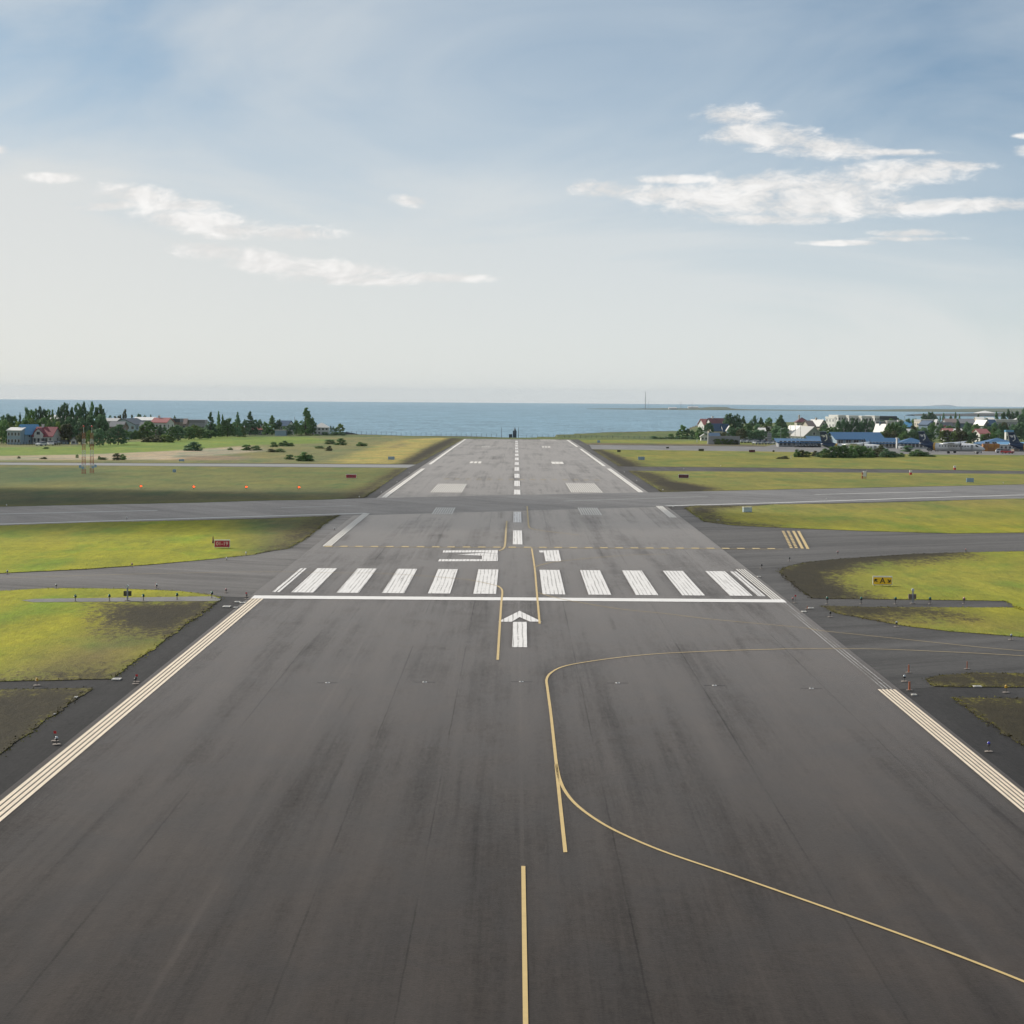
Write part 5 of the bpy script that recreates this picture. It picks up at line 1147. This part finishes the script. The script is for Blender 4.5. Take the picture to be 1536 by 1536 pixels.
# ------------------------------------------------------------------ aircraft: high wing twin turboprop with T tail, nose along +x
A_WHITE = mat('aircraft_white', (.66,.67,.68), .3, .04, .4); A_NAVY = mat('aircraft_navy', (.012,.035,.09), .3, .08, .4); A_AMBER = mat('aircraft_amber', (.60,.33,.05), .35, .05)
A_GREY = mat('aircraft_grey', (.30,.32,.34), .4, .05); A_BLADE = mat('propeller_black', (.03,.03,.035), .4)
def aircraft(label, loc, rz):
    e = empty('turboprop_aircraft', loc, rz, label, 'aircraft', 'turboprop aircraft parked on the apron')
    def body(stations, name, m_, parent):
        b = MB(); n = 18; vs = []
        for (x, zc, ry, rz_) in stations:
            for i in range(n):
                t_ = 2*math.pi*i/n; vs.append((x, ry*math.cos(t_), zc+rz_*math.sin(t_)))
        fs = [(j*n+i, j*n+(i+1)%n, (j+1)*n+(i+1)%n, (j+1)*n+i) for j in range(len(stations)-1) for i in range(n)]
        fs += [tuple(range(n)), tuple(range((len(stations)-1)*n, len(stations)*n))]
        b.add(vs, fs); return b.build(name, m_, parent, True)
    body([(-5.2,2.15,1.3,1.3),(-3,2.05,1.35,1.35),(0,2.05,1.35,1.35),(6,2.05,1.35,1.35),(8.0,1.98,1.28,1.25),(9.2,1.85,1.1,1.02),(10.2,1.68,.8,.72),(10.9,1.55,.45,.42),(11.2,1.5,.1,.12)], 'fuselage', A_WHITE, e)
    body([(-5.9,2.24,1.23,1.22),(-5.55,2.19,1.27,1.27),(-5.2,2.15,1.302,1.302)], 'tail_band', A_AMBER, e)
    body([(-11.1,3.15,.14,.16),(-10,3.0,.45,.48),(-8.2,2.65,.88,.86),(-5.9,2.24,1.235,1.225)], 'tail_cone', A_NAVY, e)
    b = MB(); b.prism([(8.35,2.35),(9.35,2.25),(8.95,2.78),(8.3,3.02)], -1.12, 1.12, 'xz'); b.build('cockpit_window', GLASS, e)
    for s in (-1, 1):
        for i in range(11):
            b = MB(); b.box(-3.6+i*.95, s*1.29, 2.25, .34, .14, .42); b.build('cabin_window', GLASS, e)
        b = MB(); b.box(7.2, s*1.28, 1.35, .8, .12, 1.6); b.build('door', A_GREY, e)
    # wing
    b = MB(); vs = []; span = 12.9
    for y, ch, z in ((-span,1.25,3.75),(-4.0,2.45,3.5),(4.0,2.45,3.5),(span,1.25,3.75)):
        for (u, v_) in ((.42,0),(.2,.13),(-.15,.12),(-.58,.02),(-.15,-.04),(.2,-.06)): vs.append((1.2+u*ch, y, z+v_*ch*.9))
    fs = [(j*6+i, j*6+(i+1)%6, (j+1)*6+(i+1)%6, (j+1)*6+i) for j in range(3) for i in range(6)]+[(5,4,3,2,1,0),(18,19,20,21,22,23)]
    b.add(vs, fs); b.build('wing', A_WHITE, e)
    for s in (-1, 1):
        nb = MB(); st = [(-2.6,.12),(-1.2,.42),(1.5,.55),(3.2,.5),(4.0,.3)]
        nb.lathe([(r_, h) for h, r_ in st], 'x', 12, 0, s*3.9, 3.15); na = nb.build('nacelle', A_WHITE, e, True)
        pr = MB(); pr.lathe([(.28,4.0),(.2,4.25),(.03,4.45)], 'x', 10, 0, s*3.9, 3.15)
        for k in range(4):
            a = k*math.pi/2+.3; c_, s_ = math.cos(a), math.sin(a); p0 = Vector((4.15, s*3.9, 3.15))
            vs = []
            for (rr_, wd) in ((.2,.10),(.9,.17),(1.9,.09)):
                for dx_ in (-.04,.04):
                    for w_ in (-wd, wd): vs.append(p0+Vector((dx_+w_*.5, c_*rr_-s_*w_, s_*rr_+c_*w_)))
            pr.add(vs, [(0,1,5,4),(2,3,7,6),(4,5,9,8),(6,7,11,10),(0,2,6,4),(1,3,7,5),(4,6,10,8),(5,7,11,9),(8,9,11,10)])
        pr.build('propeller', A_BLADE, na)
        g = MB(); g.tube((.3,s*3.9,2.7),(.1,s*3.9,.45),.11,.09,8); lg = g.build('landing_gear', A_GREY, e)
        g = MB()
        for dy in (-.22,.22): g.tube((.1,s*3.9+dy-.1,.42),(.1,s*3.9+dy+.1,.42),.42,.42,14)
        g.build('wheel', TYRE, lg)
    g = MB(); g.tube((8.6,0,1.0),(8.7,0,.35),.09,.08,8); lg = g.build('landing_gear', A_GREY, e); g = MB()
    for dy in (-.16,.16): g.tube((8.7,dy-.07,.3),(8.7,dy+.07,.3),.3,.3,12)
    g.build('wheel', TYRE, lg)
    b = MB(); b.prism([(-5.0,3.25),(-7.2,3.75),(-9.3,7.1),(-11.3,7.1),(-10.6,3.1),(-8,2.9)], -.16, .16, 'xz'); fin = b.build('fin', A_NAVY, e)
    for s in (-1, 1):    # pale winged emblem on the fin
        g = MB()
        for pl in ([(-9.6,6.2),(-9.1,6.35),(-8.9,6.05),(-9.35,5.95)], [(-9.35,5.95),(-8.9,6.05),(-8.75,5.5),(-9.0,5.0),(-9.2,5.4)], [(-9.0,5.0),(-8.75,5.5),(-8.75,4.7),(-9.5,4.1),(-9.7,4.3),(-9.1,4.7)],
                   [(-9.6,6.0),(-10.6,6.1),(-10.9,5.9),(-10.2,5.85),(-10.7,5.6),(-10.0,5.6),(-10.3,5.3),(-9.5,5.5)]):
            g.prism(pl, s*.17, s*.185, 'xz')
        g.build('emblem', A_WHITE, fin)
    b = MB(); vs = []
    for y, ch in ((-3.9,.9),(0,1.5),(3.9,.9)):
        for (u, v_) in ((.5,0),(.1,.07),(-.5,0),(.1,-.07)): vs.append((-10.3+u*ch-(abs(y)*.08), y, 7.15+v_))
    b.add(vs, [(j*4+i, j*4+(i+1)%4, (j+1)*4+(i+1)%4, (j+1)*4+i) for j in range(2) for i in range(4)]+[(3,2,1,0),(8,9,10,11)]); b.build('tailplane', A_NAVY, e)
    return e
def at(x, y): X, Y = P(x, y); return (X, Y, gz(X, Y)+.04)
ac1 = aircraft('whole white turboprop with navy tail seen side on right of the shrubs', at(1427, 680.3), R(-24))
for x_, y_, lb in ((1281,682,'white turboprop half hidden behind the big shrub clump'), (1563,681.5,'turboprop at the right edge with only its navy tail in view')):
    c_ = copy_tree(ac1); c_.location = at(x_, y_); c_['label'] = lb
ac1.rotation_euler.z = R(-26)

# ------------------------------------------------------------------ airfield signs
S_RED = mat('sign_red', (.50,.018,.045), .45, .1); S_YEL = mat('sign_yellow', (.95,.58,.014), .45, .1); S_WH = mat('sign_white', (.72,.70,.66), .5, .05); S_BLK = mat('sign_black', (.012,.012,.012), .5, .05)
S_BACK = mat('sign_back', (.28,.40,.52), .5, .15); S_LET = mat('sign_letter', (.85,.62,.58), .5, .05); S_DRED = mat('sign_dark_red', (.11,.01,.025), .45, .1); S_DK = mat('sign_dark', (.05,.055,.02), .5, .2); S_DLET = mat('sign_letter_dim', (.22,.08,.10), .5, .05)
def sign(label, xc, base, wpx, hpx, face, rz=0, text=None, tm=None, frame=S_WH, ts=.62, arrows=False, name='runway_sign', top=True, group=None, legs=True):
    X, Y = P(xc, base); s = ppm(Y); w_, h_ = wpx/s, hpx/s; leg = .12*h_ if legs else .02
    e = empty(name, (X, Y, prof(Y)+.05), rz, label, 'sign', group)
    b = MB(); b.box(0, 0, leg, w_, .22, h_-leg); ca = b.build('casing', frame, e)
    b = MB(); k = .06*h_
    b.box(0, -.115, leg+k, w_-2*k, .03, h_-leg-2*k-(k if top else 0)); fa = b.build('face', face, e)
    zc = leg+(h_-leg)/2-k*.3
    for sx in (-.8, 0, .8):
        b = MB(); b.tube((sx*w_/2,0,-.05),(sx*w_/2,0,leg+.01),.035,.035,6); b.build('leg', mat('galvanised', (.32,.33,.34), .5), e)
    if text: flat_mesh('lettering', text, h_*ts, tm, fa, (0,-.135,zc), (R(90),0,0))
    if arrows:
        for sx, dz in ((-1, 1), (1, -1)):
            a = MB(); cx_ = sx*w_*.33; L = h_*.17; d = Vector((sx, dz)).normalized(); n_ = Vector((-d.y, d.x))
            c_ = Vector((cx_, zc)); tip = c_+d*L*1.1; tail = c_-d*L*1.1; t_ = h_*.045
            a.prism([tuple(tail+n_*t_), tuple(tail-n_*t_), tuple(tip-d*.05-n_*t_), tuple(tip-d*.05+n_*t_)], -.15, -.131, 'xz')
            for sg in (1, -1):
                if True:
                    hx = tip-d*L*.05; q = hx-d*L*1.0+n_*sg*L*1.0; dd = (q-hx).normalized(); nn = Vector((-dd.y, dd.x))*t_*1.1
                    a.prism([tuple(hx+nn), tuple(hx-nn), tuple(q-nn), tuple(q+nn)], -.154-.002*sg, -.1312, 'xz')
            a.build('arrow', S_BLK, fa)
    return e
sign('red mandatory sign reading 01-19 on the left grass', 333.2, 823.2, 23.5, 13, S_RED, R(4), '01-19', S_LET, ts=.60)
sign('yellow sign with letter A and two black arrows on the right grass island', 1323.5, 879.8, 29, 15, S_YEL, R(-4), 'A', S_BLK, ts=.78, arrows=True)
sign('red sign reading 06-24 on the olive grass left of the runway', 526.8, 718.2, 15.5, 6.6, S_RED, 0, '06-24', S_DLET, ts=.72)
sign('dark red sign reading 06-24 on the grass right of the runway', 1025.3, 718.2, 15.5, 6.6, S_DRED, 0, '06-24', S_DLET, ts=.72)
sign('small dark red sign at the edge of the right apron', 1128, 679.2, 9, 4.2, S_DRED, 0, None, None, S_DK)
sign('small dark olive sign beside the far right runway edge', 928.3, 678.6, 5.2, 3.4, S_DK, 0, None, None, S_DK)
sign('small dark olive sign at the apron edge left of the dark red one', 1051.8, 677.2, 8, 3.8, S_DK, 0, None, None, S_DK)
sign('very low dark sign between the apron and far right grass', 1001.5, 673, 4.4, 2.4, S_DK, 0, None, None, S_DK)
sign('tiny black box sign right of the small dark red sign', 1160.3, 678.2, 3, 2.6, S_DK, 0, None, None, S_DK)
for lb, x_, b_, w_, h_ in (('pale blue back of a sign on the yellow grass left of the runway',587,690.3,9.8,5.2),('pale blue back of a sign on the far grass right of the runway',962,690.8,9.8,5.4),('pale blue back of a tiny sign at the far end right of the runway',898,664.6,4.2,4),
        ('blue back of a small sign on the olive grass left of the orange lamps',261.5,709.2,5.2,5),('low pale blue sign back on the sandy strip left',272.5,692.4,8,3.4),('pale blue sign back on the grass at the far right above the crossing runway',1455,724.4,11,7)):
    sign(lb, x_, b_, w_, h_, S_BACK, R(5), None, None, S_BACK, name='sign_back')
# white equipment box
X, Y = P(1120.8, 768.8); s = ppm(Y); e = empty('equipment_box', (X, Y, prof(Y)+.06), R(12), 'white equipment box standing alone on the right grass patch', 'cabinet')
b = MB(); b.box(0,0,.08,13/s,.6,6/s); b.build('body', mat('cabinet_paint', (.52,.62,.66), .5, .1), e); b = MB(); b.box(0,0,.08+6/s+.003,13.8/s,.75,.1); b.build('lid', S_WH, e); b = MB(); b.box(0,0,0,13.4/s,.7,.078); b.build('plinth', W_GREY, e)

# ------------------------------------------------------------------ lights
L_BASE = mat('light_base', (.24,.20,.17), .7, .2); L_BLK = mat('light_black', (.02,.022,.025), .4); L_STEM = mat('light_stem', (.10,.09,.085), .6); L_GLS = mat('light_glass', (.55,.58,.60), .15, .05)
L_GRN = mat('lens_green', (.02,.16,.10), .2); L_AMB = mat('lamp_yellow', (.62,.36,.02), .4); L_BLU = mat('lens_blue', (.05,.05,.45), .2); L_REDP = mat('flag_red', (.55,.03,.03), .6); L_ORG = mat('stake_orange', (.40,.13,.06), .6); L_PINK = mat('lens_pink', (.55,.25,.24), .3)
L_LIT = mat('lamp_lit', (.9,.3,.1), .4, 0, 1, emit=((1.0,.075,.015), 3.0))
LP = {}
def lproto(kind):
    if kind in LP: return LP[kind]
    lens, plate, h, hd = {'clear': (L_GLS, 1, .30, L_BLK), 'dark': (L_BLK, 1, .34, L_BLK), 'green': (L_GRN, 0, .36, L_BLK), 'amber': (L_AMB, 1, .36, L_AMB), 'blue': (L_BLU, 1, .42, L_STEM), 'pink': (L_PINK, 0, .32, L_STEM), 'small': (S_WH, 0, .22, S_WH)}[kind]
    e = empty('edge_light', (0,0,-50)); k = 1.25
    b = MB(); b.tube((0,0,0),(0,0,.04),.30 if plate else .16,.28 if plate else .14,14); b.build('base_plate', L_BASE, e)
    b = MB(); b.tube((0,0,.04),(0,0,h),.035,.035,8); b.build('stem', L_STEM, e)
    b = MB(); b.lathe([(.05,h),(.12,h+.02),(.13,h+.10),(.11,h+.12)], n=12); hdm = b.build('lamp_head', hd, e)
    b = MB(); b.lathe([(.10,h+.121),(.11,h+.17),(.08,h+.25),(.02,h+.28)], n=12); b.build('lens', lens, hdm, True)
    LP[kind] = [e, False]; return LP[kind]
def light(kind, x, base, label, group='airfield edge lights', sc=.72):
    p = lproto(kind)
    if not p[1]: e = p[0]; p[1] = True
    else: e = copy_tree(p[0])
    X, Y = P(x, base); e.location = (X, Y, prof(Y)+.06); e.scale = (sc, sc, sc); tag(e, label, 'runway light', group); return e
for args in [
 ('clear',85,1118.3,'clear light on a pale plate at the lower left shoulder'), ('dark',203.5,1027.3,'black headed light on the left shoulder beside the cream edge lines'),
 ('amber',55.5,1029.5,'yellow light on the grey track at the left'), ('clear',84.3,883.5,'light at the lower edge of the left taxiway, nearer the photo edge'), ('clear',235,883.5,'light at the lower edge of the left taxiway, in its middle'),
 ('pink',339,891,'pinkish light left of the threshold line end'), ('dark',370,899.5,'dark light right beside the left end of the threshold line'), ('clear',11,862.3,'light at the upper edge of the left taxiway near the photo edge'),
 ('pink',198,851.6,'light at the upper edge of the left taxiway below the grass'), ('small',340,841.5,'small light on the taxiway edge below the red numbered sign'), ('small',369,833.3,'tiny white light on the taxiway edge right of the red numbered sign'),
 ('small',501.6,796,'small light on the shoulder below the crossing runway, left'), ('small',190,779.7,'small light on the lower edge of the crossing runway, left'), ('small',9.8,760.5,'small light on the upper edge of the crossing runway at the photo edge'),
 ('small',539,747.8,'small light where the left shoulder meets the crossing runway'), ('small',572,741,'small light left of the far runway just beyond the crossing'), ('small',595.6,725,'small light on the left shoulder of the far runway'), ('small',614,711,'small light on the far left shoulder near the thin road'),
 ('pink',1189,904.5,'light on the right shoulder beside the threshold line end'), ('dark',1245.4,926.3,'dark light in front of the narrow grass tongue'), ('clear',1344.8,941,'light below the narrow grass tongue on the right taxiway'), ('clear',1516.7,960.5,'light below the grass near the right photo edge'),
 ('clear',1356.5,1023.5,'light between the two orange stakes on the right shoulder'), ('amber',1509,1040,'yellow light on the grey track at the right'), ('blue',1483,1129,'blue light on the lower right shoulder'),
 ('dark',1142.5,853.5,'dark light on the shoulder right of the white edge lines'), ('dark',1184.3,842.5,'dark light near the tip of the rounded right grass'), ('pink',1256.6,833,'pinkish light above the dark soil of the rounded right grass'),
 ('small',1010,763.2,'small light right of the short white edge line piece'), ('small',994.5,737,'small light where the right shoulder meets the crossing runway'), ('small',955,723,'small light on the right shoulder of the far runway'), ('small',936.6,710,'small light on the far right shoulder near the grass tip'),
 ('small',1240,751,'small light on the lower edge of the crossing runway, right'), ('small',1505,726.4,'small light on the upper edge of the crossing runway, right'), ('small',1025.6,705,'small white light on the right taxiway above the dark red sign'), ('small',1081,700.6,'small light on the edge of the far right grass'),
 ('pink',1448.5,829.5,'small light above the rounded right grass near its top edge')]: light(*args)
for k, (x_, b_) in enumerate([(113,903.5),(164,903),(215,902.5),(265.6,901),(317.7,898.5)]): light('green', x_, b_, f'green threshold light on the left concrete strip, {ORD[k]} from the left', 'threshold lights on the left strip', .95)
for k, (x_, b_) in enumerate([(1240.7,906.8),(1291.7,907),(1343.3,907),(1395,907),(1446,906.6)]): light('green' if k < 4 else 'pink', x_, b_, f'{"green" if k < 4 else "pink topped"} threshold light on the right asphalt strip, {ORD[k]} from the left', 'threshold lights on the right strip', .95)
# stakes with red flags / orange stakes
def stake(x, base, top, label, m_, r_=.05, flag=False):
    X, Y = P(x, base); h = XZ(x, top, Y)[1]-prof(Y)-.05; e = empty('marker_stake', (X, Y, prof(Y)+.05), 0, label, 'marker')
    b = MB(); b.tube((0,0,0),(0,0,.03),.2,.2,12); b.build('base', L_BASE, e); b = MB(); b.tube((0,0,.03),(0,0,h),r_,r_*.8,8); b.build('rod', m_, e)
    if flag: b = MB(); b.box(0,0,h-.13,.14,.03,.13); b.build('flag', L_REDP, e)
THIN = mat('thin_rod', (.12,.11,.10), .6)
stake(82.5,1113,1096.5,'thin stake with a red square plate on the lower left shoulder',THIN,.012,True); stake(205,1024,1011.5,'thin stake with a small red plate near the left cream lines',THIN,.012,True)
stake(1193,905,892.5,'thin stake with a red plate at the right end of the threshold line',THIN,.014,True); stake(339,889.5,883,'thin pinkish stake left of the threshold line',L_PINK,.03); stake(369.5,896,888.5,'thin stake with red tip left of the threshold line end',THIN,.012,True); stake(233.5,881,873.5,'thin pale stake at the left taxiway edge',L_PINK,.02)
stake(1363,1010,997,'tall orange stake farther from the camera on the right shoulder',L_ORG,.055); stake(1364,1036.5,1022.5,'orange stake nearer the camera on the right shoulder',L_ORG,.075); stake(1450.5,1004.5,992,'slim reddish stake at the top edge of the small scorched patch',L_ORG,.035)
stake(1211,914.5,909,'short orange stub right of the threshold line end',L_ORG,.04)
e = empty('marker_cone', (*P(319.6,815.5), prof(P(319.6,815.5)[1])+.05), 0, 'slim dark red cone just left of the red numbered sign', 'cone'); b = MB(); b.lathe([(.12,0),(.09,.3),(.015,.86)], n=12); b.build('cone', S_DRED, e); b = MB(); b.box(0,0,-.02,.34,.34,.05); b.build('base', L_BLK, e)
# plates and slabs on the shoulders
SLAB = C('slab_concrete', (.46,.44,.40))
for x_, y_, w_, d_, lb in ((175,1020.2,.52,.5,'pale concrete cover on the left shoulder at the grey track'),(114,1047.6,.18,.3,'tiny pale cover at the lower left grass edge'),(340,911,.62,.7,'pale cover slab below the left end of the threshold line'),(353.6,912.4,.36,.4,'small cover slab right of the first one below the threshold line'),(356,904,.45,.5,'cover slab nearest the left end of the threshold line'),(364,905.3,.5,.5,'cover slab touching the left cream lines'),
        (1206,918.6,.36,.5,'pale cover slab below the right end of the threshold line'),(1371,1043.7,.30,.3,'pale cover on the right shoulder below the orange stakes'),(1138.6,866,.34,.4,'white cover on the shoulder above the right end of the stripes'),(1216,913.4,.5,.4,'grey cover slab beside the short orange stub'),(1466,1031.2,.5,.3,'pale cover at the lower edge of the small scorched patch'),
        (1077,781,.4,.3,'white scrap on the dark soil at the left tip of the right grass patch'),(82,1073,.1,.2,'tiny pale cover at the edge of the scorched left grass')):
    X, Y = P(x_, y_); e = empty('cover_slab', (X, Y, prof(Y)+.04), 0, lb, 'cover', 'concrete covers'); b = MB(); b.box(0,0,0,w_,d_*1.6,.06); b.build('slab', SLAB, e); b = MB(); b.box(0,0,.062,w_*.5,d_*.8,.01); b.build('lid', W_GREY, e)
# inset lights across the runway
for k, (x_, y_) in enumerate([(491.5,1025),(637,1024),(782,1023.3),(926.5,1025.3),(1071.5,1029),(1217,1033.4)]):
    X, Y = P(x_, y_); e = empty('inset_light', (X, Y, prof(Y)+.04), 0, f'flush light in the row across the near runway, {ORD[k]} from the left', 'runway light', 'flush lights across the near runway')
    b = MB(); b.tube((0,0,-.02),(0,0,.015),.15,.14,16); b.build('ring', S_WH, e); b = MB(); b.box(0,0,.016,.1,.2,.012); b.build('prism', L_BLK, e)
    b = MB(); b.box(0, 0, -.006, 1.3, .03, .008) ; b.build('saw_cut', L_BLK, e)
# orange lit lamps
for k, (x_, y_) in enumerate([(211.3,733.5),(290.6,734.3),(369.3,734.6),(448.4,735.2)]):
    X, Y = P(x_, y_); z1 = XZ(x_, y_-4, Y)[1]-prof(Y); e = empty('guard_light', (X, Y, prof(Y)+.05), 0, f'lit orange lamp in the row on the olive grass, {ORD[k]} from the left', 'airfield lamp', 'lit orange lamps')
    b = MB(); b.tube((0,0,0),(0,0,z1),.05,.05,8); b.build('pole', L_BASE, e)
    b = MB(); b.tube((0,.12,z1),(0,-.10,z1),.24,.24,14); hd_ = b.build('housing', L_STEM, e); b = MB(); b.tube((0,-.102,z1),(0,-.14,z1),.15,.13,14); b.build('lens', L_LIT, hd_)
    b = MB(); b.box(.16,-.12,z1-.06,.16,.08,.12); b.build('lens', L_LIT, hd_)
# strobe posts with cabinet
for x_, base, top, lb in ((191.2,902.3,879.5,'grey post with a dark cabinet behind the left row of green lights'),(1369,906.5,885,'grey post with a dark cabinet at the right row of green lights')):
    X, Y = P(x_, base); s = ppm(Y); h = XZ(x_, top, Y)[1]-prof(Y); e = empty('strobe_post', (X, Y, prof(Y)+.07), 0, lb, 'lamp post'); gm_ = mat('galvanised', (.32,.33,.34), .5, metal=.3)
    b = MB(); b.tube((0,0,0),(0,0,h-.1),.075,.07,10); b.build('pole', gm_, e); b = MB(); b.tube((0,.1,h-.06),(0,-.1,h-.06),.12,.12,12); hd_ = b.build('lamp_head', L_GLS, e)
    b = MB(); b.box(-.02,.16,h*.30,11.5/s,.2,7.6/s); b.build('cabinet', W_BROWN if x_ > 800 else C('dark_olive', (.10,.09,.05)), e); b = MB(); b.box(0,0,0,.4,.4,.05); b.build('base_plate', L_BASE, e)
# drums and instrument right
for x_, base, top, lb in ((1366,712.5,705.5,'striped red and white marker drum above the crossing runway'),(1432,705,699,'striped marker drum beyond the far taxiway at the right')):
    X, Y = P(x_, base); h = XZ(x_, top, Y)[1]-prof(Y); e = empty('marker_drum', (X, Y, prof(Y)+.05), 0, lb, 'drum'); w_ = 1.9/ppm(Y)
    b = MB(); b.tube((0,0,0),(0,0,h*.5),w_,w_,14); b.build('lower_band', L_REDP, e); b = MB(); b.tube((0,0,h*.5+.002),(0,0,h),w_,w_,14); b.build('upper_band', S_WH, e)
X, Y = P(1295.5, 718.5); s = ppm(Y); e = empty('wind_instrument', (X, Y, prof(Y)+.05), 0, 'white and orange instrument cabinet with a thin mast on the right grass', 'instrument')
b = MB(); b.box(1.2/s,0,3.5/s,4.6/s,.5,8/s); b.build('cabinet', S_WH, e); b = MB(); [b.tube((dx/s,0,0),(dx/s,0,4/s),.05,.05,6) for dx in (-2.8,-1,1,3)]; b.box(-2.2/s,0,.6/s,2.2/s,.4,4/s); b.box(-2.2/s,0,6/s,1.8/s,.3,3.6/s); b.build('stand', L_ORG, e); b = MB(); b.tube((3.6/s,0,0),(4.6/s,0,14/s),.04,.03,6); b.build('mast', gm_, e)
# lattice masts
def lattice(xc, base, top, label):
    X, Y = P(xc, base); s = ppm(Y); H = (XZ(xc, top, Y)[1]-prof(Y)); e = empty('lattice_mast', (X, Y, prof(Y)), R(12), label, 'mast', 'red and white lattice masts')
    bands = [(0,8,'r'),(8,15,'w'),(15,26,'r'),(26,36,'w'),(36,45,'r'),(45,53,'w'),(53,62,'o')]; hw0, hw1 = .40, .26
    mr, mw, mo = mat('mast_red', (.42,.09,.07), .6), mat('mast_white', (.55,.55,.53), .6), mat('mast_orange', (.42,.20,.10), .6)
    k = H/74.
    for a_, b_, c_ in bands:
        g = MB(); z0, z1 = a_*k, b_*k; n = 3
        hw = lambda z: hw0+(hw1-hw0)*z/(62*k)
        for sx, sy in ((-1,-1),(1,-1),(1,1),(-1,1)): g.tube((sx*hw(z0), sy*hw(z0), z0),(sx*hw(z1), sy*hw(z1), z1),.05,.05,4)
        for i in range(n):
            za, zb = z0+(z1-z0)*i/n, z0+(z1-z0)*(i+1)/n; ha, hb_ = hw(za), hw(zb)
            c4 = [(-1,-1),(1,-1),(1,1),(-1,1)]
            for q in range(4):
                p, r_ = c4[q], c4[(q+1)%4]; s_ = 1 if i % 2 else 0
                A_ = (p[0]*ha, p[1]*ha, za); B_ = (r_[0]*hb_, r_[1]*hb_, zb); C_ = (p[0]*hb_, p[1]*hb_, zb); D_ = (r_[0]*ha, r_[1]*ha, za)
                g.tube(A_, B_, .028, .028, 4) if s_ else g.tube(D_, C_, .028, .028, 4); g.tube(C_, B_, .028, .028, 4)
        g.build('lattice_section', {'r': mr, 'w': mw, 'o': mo}[c_], e)
    b = MB(); b.tube((0,0,62*k),(0,0,72*k),.05,.04,6); po = b.build('pole', mw, e); b = MB(); b.lathe([(.06,0),(.16,.1),(.15,.25),(.04,.36)], n=10, cz=71*k); b.build('beacon', mat('beacon_red', (.75,.08,.05), .4), po)
    sd_ = -1 if xc < 131 else 1
    b = MB(); b.box(sd_*.75,-.1,9.5*k,.5,.4,.6); b.box(sd_*.2,-.35,8*k,.5,.3,.5); b.build('antenna_box', mat('antenna_blue', (.32,.46,.58), .5), e)
lattice(125.6, 711.3, 637.5, 'left one of the two red and white lattice masts'); lattice(137.8, 710.3, 637.8, 'right one of the two red and white lattice masts')

HAZE = True
if HAZE:
    b = MB(); b.box(0, 0, -60, 56000, 56000, 150); 
    mm = bpy.data.materials.new('thin_air'); mm.use_nodes = True; nt = mm.node_tree; nt.nodes.remove(nt.nodes['Principled BSDF'])
    vo = nt.nodes.new('ShaderNodeVolumePrincipled'); vo.inputs['Color'].default_value = (.80,.90,1,1); vo.inputs['Density'].default_value = 2.6e-5
    nt.links.new(vo.outputs[0], nt.nodes['Material Output'].inputs['Volume'])
    o = b.build('haze', mm); tag(o, 'thin pale sea air', kind='stuff')
